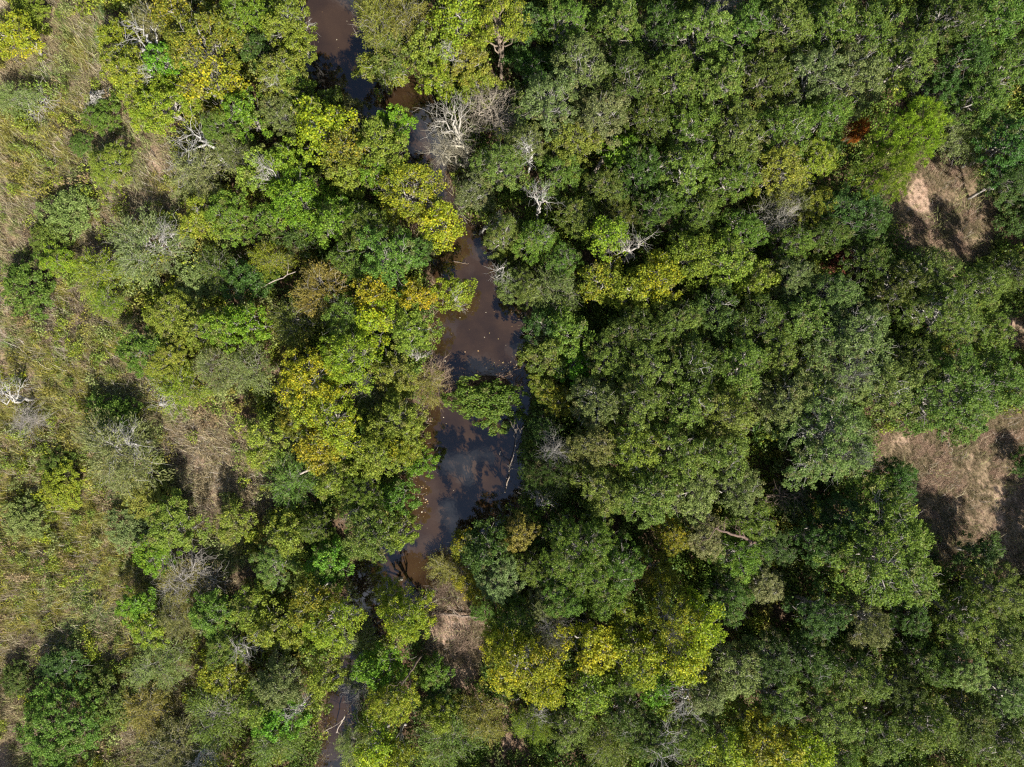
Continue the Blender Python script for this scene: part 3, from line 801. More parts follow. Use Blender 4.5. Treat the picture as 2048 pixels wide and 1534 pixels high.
('oak', 1465, 350, 64, 9, 'md', 'oak above the grey twiggy thicket'),
('oak', 1560, 340, 66, 9, 'lg', 'light olive oak left of the pine'),
('oak', 1630, 320, 50, 8, 'lg', 'light oak touching the left side of the pine'),
('twg', 1560, 430, 52, 7, '', 'pale grey twiggy crown in the middle right wood', dict(bark=(.42, .39, .33))),
('wil', 1585, 400, 58, 7, 'gy', 'grey-green thin crown behind the pale grey twigs'),
('oak', 1630, 415, 52, 7, 'lg', 'light green tree right of the pale grey twiggy crown'),
('oak', 1240, 430, 48, 6, 'dk', 'dark tree above the yellow trees with bare limbs'),
('oak', 1320, 420, 56, 8, 'dk', 'shaded dark oak right of the tree above the yellow crowns'),
('oak', 1400, 430, 56, 8, 'md', 'oak above the light lime crown'),
('oak', 1155, 430, 50, 7, 'md', 'oak right of the antler-like bare tree'),
('pln', 1215, 480, 44, 9, 'yg', 'upper yellow tree with bare limbs right of the pool'),
('dead', 1270, 500, 48, 9.5, '', 'arching bare limbs between the yellow trees right of the pool', dict(bark=GREY)),
('pln', 1205, 560, 46, 8, 'yo', 'yellow-green crown under the bare arching limbs'),
('pln', 1265, 580, 48, 8, 'yg', 'middle yellow crown under the bare arching limbs'),
('pln', 1320, 560, 50, 9, 'ye', 'rightmost yellow crown beside the arching limbs'),
('brd', 1385, 510, 60, 9, 'lg', 'light lime crown right of the yellow trees'),
('brd', 1450, 520, 66, 9, 'lg', 'broad lime crown in the middle of the wood'),
('brd', 1510, 560, 50, 8, 'lg', 'lime crown right of the broad lime one'),
('oak', 1490, 460, 54, 8, 'md', 'oak between the lime crowns and the pale grey twigs'),
('oak', 1580, 560, 52, 8, 'gy', 'grey thin-leaved tree right of the lime crowns'),
('oak', 1590, 490, 48, 8, 'md', 'green tree below the pale grey twiggy crown'),
# --- far right: pine, clearing and track
('pin', 1815, 265, 80, 11, 'pi', 'yellow-green tufted pine beside the sandy clearing'),
('pin', 1768, 345, 66, 10, 'pi', 'lower tufted pine leaning toward the dark hollow'),
('shr', 1722, 255, 19, 6, 'ru', 'rust orange dead shrub left of the pine'),
('oak', 1900, 40, 66, 9, 'dk', 'dark oak at the top edge right of the deep shade'),
('oak', 1985, 40, 74, 9, 'md', 'oak in the upper right corner'),
('oak', 1935, 120, 66, 8, 'dg', 'leafy tree below the upper right corner oaks'),
('oak', 2015, 130, 66, 8, 'md', 'oak at the right edge below the corner'),
('oak', 1965, 195, 62, 8, 'md', 'oak right of the sandy gap above the pine'),
('oak', 1900, 180, 50, 6, 'dg', 'dark tree right of the sandy gap'),
('wil', 1930, 262, 60, 5.5, 'gg', 'soft grey-green tree right of the pine'),
('oak', 2020, 290, 70, 8, 'dg', 'dark blue-green oak at the right edge level with the pine'),
('oak', 2020, 362, 54, 7, 'dg', 'dark oak bordering the clearing on its right'),
('shr', 2045, 432, 46, 2.6, 'dg', 'dark shrub at the right edge beside the clearing'),
('oak', 1700, 420, 66, 8, 'dg', 'shaded dark oak left of the sandy clearing'),
('oak', 1738, 448, 54, 8, 'dg', 'shaded dark oak at the lower left of the clearing'),
('oak', 1655, 470, 50, 8, 'dk', 'dark tree left of the reddish brush'),
('shr', 1682, 515, 34, 2.6, 'rb', 'reddish brown brush in the shade below the dark oaks'),
('oak', 1740, 520, 56, 8, 'dk', 'dark oak right of the reddish brush'),
('oak', 1862, 545, 60, 9, 'ol', 'oak at the lower end of the clearing'),
('oak', 1800, 575, 62, 9, 'dk', 'dark oak left of the large yellowish oak'),
('oak', 1890, 620, 88, 10, 'ol', 'large yellowish oak below the clearing', dict(bark=WHITE)),
('oak', 1965, 575, 62, 9, 'ol', 'oak between the yellowish oak and the right edge'),
('oak', 2030, 540, 46, 7, 'bl', 'blue-green tree at the right edge below the clearing'),
('oak', 1980, 665, 54, 8, 'md', 'oak beside the small sandy patch at the right edge'),
('oak', 1895, 785, 124, 10, 'md', 'huge rounded green oak above the track'),
('oak', 2000, 770, 80, 9, 'md', 'oak at the right edge above the track'),
('oak', 1830, 730, 70, 9, 'dk', 'darker oak left of the huge rounded oak'),
('shr', 2060, 930, 30, 2.5, 'dg', 'dark bush cut by the right edge beside the track'),
# --- middle right wood
('oak', 1700, 695, 122, 10, 'gy', 'great grey oak in the right half of the wood', dict(bark=WHITE)),
('oak', 1770, 760, 80, 10, 'gy', 'grey oak crown below right of the great grey oak', dict(bark=WHITE)),
('oak', 1655, 868, 126, 11, 'gy', 'great grey oak with fine white twigs near the track', dict(bark=WHITE)),
('oak', 1570, 800, 76, 10, 'gy', 'grey oak left of the one with fine white twigs', dict(bark=WHITE)),
('oak', 1605, 640, 72, 9, 'ol', 'oak above left of the great grey oak'),
('oak', 1670, 590, 60, 9, 'gy', 'thin grey oak below the reddish brush'),
('oak', 1520, 650, 72, 9, 'dk', 'dark oak below the lime crowns'),
('oak', 1430, 630, 72, 9, 'dk', 'oak below the broad lime crown'),
('oak', 1350, 650, 70, 9, 'ol', 'oak below the rightmost yellow crown'),
('oak', 1270, 660, 66, 9, 'dk', 'dark oak below the middle yellow crown'),
('oak', 1220, 720, 58, 8, 'ol', 'oak right of the brighter small tree by the creek bush'),
('oak', 1310, 735, 70, 10, 'ol', 'olive oak in the middle of the right wood'),
('oak', 1395, 720, 74, 10, 'dk', 'dark oak with a pale bare stick in the middle wood', dict(bark=WHITE)),
('oak', 1480, 730, 74, 10, 'ol', 'oak left of the great grey oak'),
('oak', 1550, 715, 60, 9, 'ol', 'narrow oak touching the great grey oak on its left'),
('oak', 1200, 810, 66, 9, 'gy', 'grey oak right of the yellow-flecked shrub', dict(bark=WHITE)),
('oak', 1280, 815, 70, 10, 'ol', 'olive oak two crowns right of the yellow-flecked shrub'),
('oak', 1370, 810, 72, 10, 'ol', 'sunlit olive oak in the heart of the wood'),
('oak', 1450, 820, 74, 10, 'ol', 'bright olive oak left of the dark gap by the great oaks'),
('oak', 1190, 890, 62, 9, 'gy', 'pale oak with tan dead leaves right of the creek bush'),
('oak', 1270, 900, 72, 10, 'lg', 'light oak with tan dead patches above the great green crown'),
('oak', 1355, 900, 74, 10, 'md', 'oak in the lower heart of the wood'),
('oak', 1440, 905, 72, 10, 'ol', 'oak left of the dark gap below the great oaks'),
('oak', 1215, 975, 68, 9, 'ol', 'oak with an orange dead sprig right of the young pine'),
('oak', 1295, 990, 80, 10, 'ol', 'wide oak directly above the great green crown'),
('oak', 1385, 985, 66, 9, 'gg', 'pale soft green oak with a tan base patch'),
('oak', 1470, 975, 62, 9, 'gy', 'grey-green oak beside the dark bare branches'),
('dead', 1570, 980, 62, 5, '', 'dark bare fan of branches in the shaded gap', dict(bark=(.16, .12, .09))),
('brd', 1590, 1000, 46, 4, 'dg', 'dark bush under the bare fan of branches'),
('oak', 1500, 1040, 60, 7, 'md', 'green oak above the reddish fallen trunk'),
('oak', 1410, 1075, 56, 7, 'gg', 'blue-grey oak left of the reddish fallen trunk'),
('oak', 1345, 1075, 46, 6, 'yo', 'yellow-green tree in the dark strip right of the great green crown'),
('oak', 1480, 1115, 62, 7, 'md', 'green oak below the reddish fallen trunk'),
('oak', 1550, 1095, 48, 6, 'dg', 'dark tree right of the reddish fallen trunk'),
# --- lower right wood
('oak', 1160, 1110, 96, 10, 'md', 'great green crown at the lower centre'),
('oak', 1240, 1130, 62, 9, 'md', 'right lobe of the great green crown at the lower centre'),
('oak', 1130, 1190, 58, 8, 'md', 'lower lobe of the great green crown'),
('oak', 1210, 1190, 56, 8, 'md', 'lower right lobe of the great green crown'),
('pln', 1315, 1150, 44, 6, 'yo', 'dim yellow-green tree in the shade right of the great green crown'),
('oak', 1090, 1215, 44, 6, 'gg', 'small grey-green tree below the great green crown'),
('twg', 1105, 1265, 42, 7, '', 'white-grey twiggy bare crown left of the lower yellow trees', dict(bark=WHITE)),
('wil', 1110, 1280, 46, 6, 'gg', 'grey-green leaves around the white-grey twiggy crown'),
('pln', 1000, 1286, 40, 8, 'ye', 'yellow crown touching the sandy bank on its right'),
('pln', 1035, 1335, 76, 10, 'ye', 'largest brilliant yellow crown at the bottom centre'),
('pln', 1085, 1370, 46, 9, 'ye', 'yellow lower lobe of the brilliant yellow crown'),
('pln', 1185, 1290, 58, 9, 'go', 'golden crown at the left of the lower golden grove'),
('pln', 1275, 1310, 58, 9, 'go', 'golden crown in the middle of the lower golden grove'),
('pln', 1350, 1235, 62, 10, 'yo', 'yellow and grey crown at the top of the lower golden grove', dict(bark=WHITE)),
('pln', 1405, 1245, 50, 10, 'ye', 'yellow crown at the right end of the lower golden grove'),
('pln', 1365, 1310, 58, 10, 'ye', 'yellow crown at the lower right of the golden grove'),
('pln', 1250, 1225, 40, 7, 'yo', 'dim yellow tree between the great green crown and the golden grove'),
('brd', 1310, 1375, 42, 6, 'bg', 'vivid green shrubby tree just below the golden grove'),
('pln', 1180, 1385, 50, 8, 'yg', 'yellow-green tree with bare sticks below the golden grove', dict(bark=WHITE)),
('oak', 1245, 1360, 44, 7, 'md', 'green tree between the yellow-green tree and the vivid green one'),
('oak', 1250, 1430, 56, 8, 'dk', 'dark oak below the vivid green shrubby tree'),
('dead', 1380, 1395, 52, 8, '', 'spreading white branches right of the vivid green tree', dict(bark=WHITE)),
('oak', 1410, 1390, 54, 7, 'gg', 'grey-green tree behind the spreading white branches'),
('dead', 1315, 1490, 56, 8, '', 'white branch fan near the bottom edge in the lower wood', dict(bark=WHITE)),
('oak', 1300, 1480, 56, 7, 'dk', 'dark oak under the white branch fan near the bottom'),
('oak', 1380, 1470, 54, 7, 'md', 'oak right of the white branch fan near the bottom'),
('wil', 1215, 1490, 60, 6, 'ol', 'olive brushy tree at the bottom edge right of the sandy path'),
('oak', 1140, 1460, 52, 6, 'ol', 'olive oak right of the sandy path at the bottom'),
('wil', 1065, 1450, 44, 5, 'yg', 'lime feathery tree beside the sandy path'),
('dead', 1070, 1420, 40, 5, '', 'small bare white twigs above the sandy path', dict(bark=WHITE)),
('pln', 1460, 1500, 50, 8, 'yg', 'yellow-green tree at the bottom edge left of the yellow one'),
('pln', 1535, 1490, 60, 9, 'ye', 'yellow tree at the bottom edge in the lower right'),
('pln', 1610, 1510, 52, 9, 'ye', 'rightmost yellow tree at the bottom edge'),
('brd', 1500, 1440, 44, 7, 'lg', 'lime tree above the yellow tree at the bottom edge'),
('oak', 1470, 1345, 66, 8, 'gg', 'grey-green oak right of the golden grove'),
('oak', 1460, 1200, 56, 7, 'bl', 'blue-green oak above right of the golden grove'),
('oak', 1530, 1170, 50, 6, 'gg', 'misty grey oak left of the giant green oak', dict(bark=WHITE)),
('oak', 1545, 1320, 66, 8, 'dg', 'dark oak in the deep shade right of the golden grove'),
('oak', 1560, 1400, 66, 8, 'ol', 'oak above the rightmost yellow tree'),
('oak', 1775, 1105, 142, 11, 'md', 'giant round green oak left of the track end'),
('oak', 1710, 1040, 70, 9, 'dg', 'shaded dark lobe above left of the giant round oak'),
('oak', 1790, 965, 56, 7, 'dg', 'dark tree between the great grey oak and the track'),
('oak', 1640, 1080, 60, 8, 'dg', 'dark oak left of the giant round oak'),
('oak', 1735, 1250, 60, 9, 'gy', 'brownish grey oak with white twigs below the giant oak', dict(bark=WHITE)),
('oak', 1645, 1230, 62, 8, 'dg', 'dark green oak left of the brownish grey oak'),
('oak', 1630, 1320, 64, 8, 'dk', 'oak with a small white snag below the dark green oak', dict(bark=WHITE)),
('oak', 1720, 1350, 68, 9, 'ol', 'rounded olive oak below the brownish grey oak'),
('oak', 1825, 1240, 48, 6, 'dg', 'dark tree in the shade below the giant oak'),
('oak', 1940, 1240, 66, 8, 'md', 'oak right of the giant oak beyond its shadow'),
('oak', 2010, 1190, 62, 8, 'ol', 'oak at the right edge below the track'),
('oak', 2020, 1290, 62, 8, 'ol', 'second oak at the right edge below the track'),
('oak', 1860, 1330, 60, 7, 'dk', 'dark oak in the lower right wood'),
('oak', 1930, 1340, 58, 8, 'gg', 'grey oak right of the dark lower right oak'),
('oak', 1800, 1380, 58, 8, 'dk', 'oak between the olive one and the dark lower right oak'),
('oak', 1670, 1440, 68, 8, 'ol', 'oak above right of the rightmost yellow tree'),
('oak', 1760, 1470, 70, 8, 'md', 'oak at the bottom edge in the lower right wood'),
('oak', 1850, 1450, 72, 9, 'md', 'oak second from the right along the bottom'),
('oak', 1940, 1440, 68, 8, 'dk', 'dark oak near the bottom right corner'),
('oak', 2015, 1390, 60, 8, 'gy', 'grey oak at the right edge near the bottom corner'),
('oak', 2010, 1490, 70, 8, 'bl', 'misty blue-green oak in the bottom right corner'),
('oak', 1690, 1520, 46, 7, 'md', 'small oak at the bottom edge right of the yellow trees'),
('brd', 1960, 1110, 46, 4, 'dg', 'dark bush in the shade at the end of the track'),
# --- bleached limbs showing through living crowns
('dead', 755, 118, 44, 5.6, '', 'white branch spray on the green tree overhanging the upper creek', dict(bark=(.46, .44, .40))),
('dead', 572, 28, 32, 9.2, '', 'white forked limb on the light green tree at the top edge left of the creek', dict(bark=(.46, .44, .40))),
('dead', 312, 152, 30, 7.4, '', 'short white forked limb on the bright yellow-green tree at upper left', dict(bark=(.46, .44, .40))),
('dead', 415, 168, 32, 9.2, '', 'grey bare limb through the yellow and grey tree at upper left', dict(bark=GREY)),
('dead', 1062, 300, 34, 8.4, '', 'curling white limb right of the grey-brown bare bush', dict(bark=(.46, .44, .40))),
('dead', 545, 163, 24, 8.2, '', 'small pale limb on the olive green left bank tree', dict(bark=(.46, .44, .40))),
('dead', 900, 590, 30, 7, '', 'pale tangled limbs on the yellow-green tree overhanging the pool', dict(bark=(.44, .41, .37))),
('twg', 420, 140, 34, 9.2, '', 'grey twigs thinning the right side of the large golden-olive tree', dict(bark=GREY)),
('twg', 1345, 1255, 34, 10, '', 'grey bare twigs in the middle of the lower golden grove', dict(bark=GREY)),
('twg', 885, 1185, 26, 1.6, '', 'dry brown brush on the sandy bank above the log', dict(bark=(.24, .17, .12))),
('twg', 930, 1292, 28, 1.4, '', 'dry brown brush on the sandy bank below the log', dict(bark=(.24, .17, .12))),
('shr', 965, 1222, 26, 1.6, 'md', 'small green shrub hiding the end of the fallen log', dict()),
('twg', 880, 1250, 24, 1.2, '', 'dry brown twigs at the creek end of the fallen log', dict(bark=(.24, .17, .12))),
('twg', 1700, 750, 40, 10.4, '', 'whitish twig spray in the middle of the great grey oak', dict(bark=(.40, .38, .34))),
('twg', 1690, 905, 36, 10.6, '', 'whitish twig spray on the lower right of the great grey oak near the track', dict(bark=(.40, .38, .34))),
]
for row in ROWS:
    plant(*row[:7], **(row[7] if len(row) > 7 else {}))
# ------------------------------------------------------------------ fallen wood
def log_thing(name, label, cat, a, b, r0, r1, colr, za=.25, zb=.3, branches=5, seed=1, part='log'):
    rng = np.random.default_rng(seed)
    A, B = at(*a, za), at(*b, zb)
    root = link(bpy.data.objects.new(name, None)); root.location = A
    main = poly(rng, (0, 0, 0), B - A, r0, r1, 12, 0, .010)
    V, Q = tube_mesh([main], 8)
    n = len(V); caps = [list(range(0, 8))[::-1], list(range(n - 8, n))]
    me = mesh_np(name + '_' + part, V, [Q, np.array(caps)], BARK, True)
    o = link(bpy.data.objects.new(part, me), root); o.color = colr + (1,)
    tw = []
    for i in range(branches):
        k = rng.integers(3, 12); p = main[0][k]
        d = unit(unit(B - A) * .7 + rng.normal(0, .6, 3) + np.array([0, 0, .25]))
        L = rng.uniform(.7, 1.9)
        s = poly(rng, p, p + d * L, r1 * .6 + .012, .01, 5, .1, .06); tw.append(s)
        for _ in range(2):
            q = s[0][rng.integers(2, 5)]; tw.append(poly(rng, q, q + unit(d + rng.normal(0, .6, 3)) * L * .5, .014, .006, 4, .05, .07))
    if tw:
        V, Q = tube_mesh(tw, 4)
        o2 = link(bpy.data.objects.new('branch', mesh_np(name + '_branch', V, [Q], BARK, True)), root); o2.color = colr + (1,)
    return tag(root, label, cat)

log_thing('fallen_log', 'long pale log lying across the sandy bank below the pool', 'log', (866, 1226), (984, 1236), .15, .09, (.20, .15, .115), .3, .5, 6, 4)
log_thing('fallen_log', 'thin pale leaning stem over the right side of the lower pool', 'log', (1010, 985), (1036, 868), .045, .02, (.28, .23, .18), .1, 2.5, 8, 5)
log_thing('fallen_log', 'pale fallen pole in the thicket left of the dense green crown', 'log', (505, 583), (592, 543), .055, .03, (.34, .28, .23), 3.2, 4.6, 1, 6)
log_thing('fallen_log', 'dark thin stem leaning among the lime trees right of the lower creek', 'log', (842, 1312), (803, 1370), .09, .06, (.15, .11, .08), 4.2, 6.6, 2, 7)
log_thing('fallen_log', 'reddish fallen trunk with forked pale limbs in the lower wood', 'log', (1510, 1085), (1432, 1055), .13, .07, (.125, .085, .066), 5.0, 7.2, 6, 8)
log_thing('fallen_log', 'broken grey stump lying in the small clearing of the upper wood', 'log', (1183, 355), (1206, 318), .19, .14, (.34, .28, .22), 2.0, 3.2, 1, 9)
log_thing('fallen_log', 'pale dead pole at the foot of the golden grove on the left bank', 'log', (600, 948), (648, 926), .07, .04, (.38, .32, .26), 5.0, 6.4, 3, 10)
log_thing('fallen_log', 'thin curved stick dipping into the bottom reach of the creek', 'log', (690, 1432), (672, 1466), .05, .02, (.42, .36, .30), .5, -.5, 2, 11)
log_thing('fallen_log', 'small sunken stick poking from the upper middle pool', 'log', (905, 522), (935, 528), .05, .02, (.16, .12, .09), -.7, -.62, 2, 12)

# arc of driftwood and leaf litter caught above the creek bush
rng = np.random.default_rng(77)
sticks = []
for i in range(150):
    th = rng.uniform(-.15, 1.08) * math.pi
    px, py = 972 + 74 * math.cos(th) * rng.uniform(.8, 1.05), 778 - 38 * math.sin(th) * rng.uniform(.55, 1.05)
    p = at(px, py, -.70 + rng.uniform(0, .14)); d = np.array([math.sin(th) * 1.3, math.cos(th) * .9, 0]) + rng.normal(0, .35, 3) * np.array([1, 1, .12])
    sticks.append(poly(rng, p, p + unit(d) * rng.uniform(.35, 1.3), rng.uniform(.01, .03), .008, 4, .05, .05))
V, Q = tube_mesh(sticks, 4); c0 = at(972, 760, -.7)
o = link(bpy.data.objects.new('driftwood_pile', mesh_np('driftwood_pile', V - c0, [Q], BARK, True))); o.location = c0; o.color = (.24, .16, .11, 1)
tag(o, 'curved raft of brown sticks caught above the leafy bush in the creek', 'driftwood')

# ------------------------------------------------------------------ ground cover
def proto_collection(name, objs):
    c = bpy.data.collections.new(name)
    for o in objs: c.objects.link(o)
    return c

def scatter(name, P, scale, rot, tint, accent, pick, coll):
    me = bpy.data.meshes.new(name); n = len(P)
    me.vertices.add(n); me.vertices.foreach_set('co', np.asarray(P, np.float32).ravel())
    a = me.attributes.new('size', 'FLOAT_VECTOR', 'POINT'); a.data.foreach_set('vector', np.asarray(scale, np.float32).ravel())
    a = me.attributes.new('turn', 'FLOAT_VECTOR', 'POINT'); a.data.foreach_set('vector', np.asarray(rot, np.float32).ravel())
    a = me.attributes.new('pick', 'INT', 'POINT'); a.data.foreach_set('value', np.asarray(pick, np.int32))
    cattr(me, 'tint', tint); cattr(me, 'accent', accent)
    o = link(bpy.data.objects.new(name, me))
    g = bpy.data.node_groups.new(name + '_nodes', 'GeometryNodeTree')
    g.interface.new_socket('Geometry', in_out='INPUT', socket_type='NodeSocketGeometry')
    g.interface.new_socket('Geometry', in_out='OUTPUT', socket_type='NodeSocketGeometry')
    n_, l = g.nodes, g.links
    gi, go = n_.new('NodeGroupInput'), n_.new('NodeGroupOutput')
    ci = n_.new('GeometryNodeCollectionInfo'); ci.inputs['Collection'].default_value = coll
    ci.inputs['Separate Children'].default_value = True; ci.inputs['Reset Children'].default_value = True
    ip = n_.new('GeometryNodeInstanceOnPoints'); ip.inputs['Pick Instance'].default_value = True
    def na(nm, typ):
        a = n_.new('GeometryNodeInputNamedAttribute'); a.data_type = typ; a.inputs['Name'].default_value = nm
        return next(s for s in a.outputs if s.enabled and s.name == 'Attribute')
    l.new(gi.outputs[0], ip.inputs['Points']); l.new(ci.outputs[0], ip.inputs['Instance'])
    l.new(na('pick', 'INT'), ip.inputs['Instance Index']); l.new(na('size', 'FLOAT_VECTOR'), ip.inputs['Scale'])
    er = n_.new('FunctionNodeEulerToRotation'); l.new(na('turn', 'FLOAT_VECTOR'), er.inputs[0]); l.new(er.outputs[0], ip.inputs['Rotation'])
    l.new(ip.outputs[0], go.inputs[0])
    md = o.modifiers.new('scatter', 'NODES'); md.node_group = g
    return tag(o, kind='stuff')

def tuft_obj(name, seed, n, L, W, spread, lean, mat=BARK_I, curve=.5):
    """a tuft of bent grass blades or stalks"""
    rng = np.random.default_rng(seed)
    b = np.zeros((n, 3)); b[:, :2] = rng.normal(0, spread, (n, 2))
    th = rng.uniform(0, 6.283, n); le = rng.uniform(*lean, n); ln = L * rng.uniform(.5, 1.2, n)
    h = np.stack([np.cos(th), np.sin(th), np.zeros(n)], 1)
    s = np.stack([-np.sin(th), np.cos(th), np.zeros(n)], 1) * (W * rng.uniform(.6, 1.3, n))[:, None] * .5
    up = np.array([0, 0, 1.])
    m1 = b + (h * np.sin(le * .6)[:, None] + up * np.cos(le * .6)[:, None]) * ln[:, None] * .55
    t = m1 + (h * np.sin(le * (1 + curve))[:, None] + up * np.cos(le * (1 + curve))[:, None]) * ln[:, None] * .5
    V = np.stack([b - s, b + s, m1 - s * .8, m1 + s * .8, t], 1).reshape(-1, 3)
    i = np.arange(n)[:, None] * 5
    me = mesh_np(name, V, [i + np.array([[0, 1, 3, 2]]), i + np.array([[2, 3, 4]])], mat)
    r = rng.random(n); fattr(me, 'rnd', np.concatenate([r, r])); fattr(me, 'cl', np.full(2 * n, rng.random()))
    return bpy.data.objects.new(name, me)

def clump_obj(name, seed, n, R, Hh, L, W, flat=.6):
    """a low leafy clump"""
    rng = np.random.default_rng(seed)
    k = 7; cs = np.stack([rng.normal(0, R * .5, k), rng.normal(0, R * .5, k), rng.uniform(.3, .9, k) * Hh], 1)
    w = rng.integers(0, k, n); e = unit(rng.normal(0, 1, (n, 3))) * rng.random((n, 1)) ** .4
    C = cs[w] + e * np.array([.42 * R, .42 * R, .3 * Hh]); C[:, 2] = np.abs(C[:, 2])
    N = rng.normal(0, flat, (n, 3)) + np.array([0, 0, 1.]) + e * .4
    me = leaves_mesh(name, rng, C, e + rng.normal(0, .7, (n, 3)), N, L * rng.uniform(.7, 1.3, n), W * rng.uniform(.7, 1.3, n), rng.random(n), rng.random(k)[w], LEAF_I)
    return bpy.data.objects.new(name, me)

rng = np.random.default_rng(5)
def rand_pts(n, x0=-50, x1=50, y0=-39, y1=39): return rng.uniform(x0, x1, n), rng.uniform(y0, y1, n)
def pal(keys): return np.array([PAL[k][0] for k in keys]), np.array([PAL[k][1] for k in keys])

# dry grass, sedges and weeds of the left scrub and the clearings
GR = proto_collection('grass_kinds', [tuft_obj('tuft_%d' % i, 40 + i, 34, .75, .022, .16, (.35, 1.25), LEAF_I) for i in range(6)])
x, y = rand_pts(150000)
sw, cw, d = scrub_w(x, y), clearing_w(x, y), creek_d(x, y)
sa = sand_w(x, y)
pd = vnoise(x * .5, y * .5, 31, 4)
prob = np.clip(np.maximum(sw * .52, cw * .75 * (1 - sw)), 0, 1) * (1 - .9 * smooth(.3, .8, sa)) * (.75 + .7 * pd) * (d > .4)
k = rng.random(len(x)) < prob
x, y, cwk, swk, pd = x[k], y[k], cw[k], sw[k], pd[k]
# the clearings carry a closer, shorter sward
x2, y2 = rng.uniform(-6, 50, 420000), rng.uniform(-24, 28, 420000)
c2 = clearing_w(x2, y2); m2 = c2 > .3
x2, y2, c2 = x2[m2], y2[m2], c2[m2]
p2 = vnoise(x2 * .9, y2 * .9, 33, 4)
m2 = (rng.random(len(x2)) < (.35 + .75 * p2) * (1 - .85 * smooth(.35, .8, sand_w(x2, y2)))) & (creek_d(x2, y2) > .3) & (scrub_w(x2, y2) < .3)
x, y = np.concatenate([x, x2[m2]]), np.concatenate([y, y2[m2]])
cwk, swk, pd = np.concatenate([cwk, c2[m2]]), np.concatenate([swk, np.zeros(m2.sum())]), np.concatenate([pd, p2[m2] - .1])
px, py = px_of(x, y)
# patchwork of plant kinds: tan and grey-brown grass, olive weeds, yellow flowering weeds
A = vnoise(x * .16, y * .16, 51, 4) * 1.6; B = vnoise(x * .22, y * .22, 52, 4) * 1.6; J = rng.normal(0, .22, len(x))
def blob(a, b, rx, ry): return np.exp(-(((px - a) / rx) ** 2 + ((py - b) / ry) ** 2))
gold = .2 + B + 1.0 * blob(90, 720, 110, 110) + .8 * blob(70, 320, 80, 90) + .9 * blob(120, 1130, 90, 170) + .5 * blob(60, 900, 80, 100) - .8 * blob(420, 920, 130, 150) - .5 * blob(250, 330, 120, 170) + J
green = A + .5 * blob(220, 80, 120, 100) + .3 * blob(150, 420, 120, 120) + .25 * blob(300, 1250, 160, 160) - .5 * blob(420, 920, 130, 150) + J
tint = np.empty((len(x), 3)); acc = np.empty((len(x), 3))
tint[:] = (.255, .205, .115); acc[:] = (.42, .35, .21)
gb = vnoise(x * .35, y * .35, 60, 3) > .12
tint[gb] = (.165, .125, .088); acc[gb] = (.27, .21, .15)
g_ = green > .05; tint[g_] = (.175, .195, .060); acc[g_] = (.290, .275, .100)
g_ = green > .42; tint[g_] = (.140, .215, .058); acc[g_] = (.240, .285, .085)
g_ = (gold > .40) & (swk > .3); tint[g_] = (.205, .200, .045); acc[g_] = (.40, .345, .05)
c_ = (cwk > .4) & (swk < .4); tint[c_] = np.where(pd[c_, None] - .12 > 0, (.320, .222, .155), (.170, .145, .072)); acc[c_] = (.46, .335, .235)
sc = (.55 + .95 * rng.random(len(x)) ** 2) * np.where((cwk > .4) & (swk < .4), .26 + .34 * rng.random(len(x)) ** 3, 1.0)
z = ground_z(x, y)
n = len(x)
scatter('grass', np.stack([x, y, z], 1), np.stack([sc] * 3, 1), np.stack([rng.normal(0, .12, n), rng.normal(0, .12, n), rng.uniform(0, 6.28, n)], 1),
        np.clip(tint * (1 + rng.normal(0, .12, (n, 1))), 0, 1), acc, rng.integers(0, 6, n), GR)

# low leafy undergrowth under and between the trees
UG = proto_collection('undergrowth_kinds', [clump_obj('clump_%d' % i, 80 + i, 260, .8, .9, .135, .085) for i in range(6)])
x, y = rand_pts(19000)
d, sa, cw, sw = creek_d(x, y), sand_w(x, y), clearing_w(x, y), scrub_w(x, y)
dens = vnoise(x * .3, y * .3, 71, 3)
u_, v_ = px_of(x, y)
tan_ = np.exp(-((u_ - 420) / 90) ** 2 - ((v_ - 925) / 110) ** 2) + .7 * np.exp(-((u_ - 300) / 60) ** 2 - ((v_ - 330) / 70) ** 2) + .7 * np.exp(-((u_ - 320) / 60) ** 2 - ((v_ - 1370) / 70) ** 2)
k = (d > .5) & (rng.random(len(x)) < (1 - .85 * np.clip(tan_, 0, 1)) * (1 - np.clip(1.4 * sa, 0, 1)) * (cw < .2) * np.where(sw > .5, .34 + .36 * (dens > .05), .62))
x, y, sw, dens = x[k], y[k], sw[k], dens[k]; n = len(x)
ks = rng.choice(['md', 'dg', 'dk', 'ol', 'lg', 'bl', 'gg', 'oc'], n, p=[.24, .22, .16, .12, .08, .08, .05, .05])
west = px_of(x, y)[0] + 60 * dens < 600
ks = np.where((sw > .4) | west, rng.choice(['yg', 'lg', 'gg', 'ol', 'tn', 'oc'], n, p=[.10, .20, .26, .18, .12, .14]), ks)
t_, a_ = pal(ks)
sc = rng.uniform(.6, 1.5, n) * np.where(sw > .4, rng.uniform(.2, .9, n), 1.0)
scatter('undergrowth', np.stack([x, y, ground_z(x, y)], 1), np.stack([sc, sc, sc * rng.uniform(.8, 1.9, n)], 1), np.stack([np.zeros(n), np.zeros(n), rng.uniform(0, 6.28, n)], 1),
        t_ * (1 + rng.normal(0, .15, (n, 1))), a_, rng.integers(0, 6, n), UG)

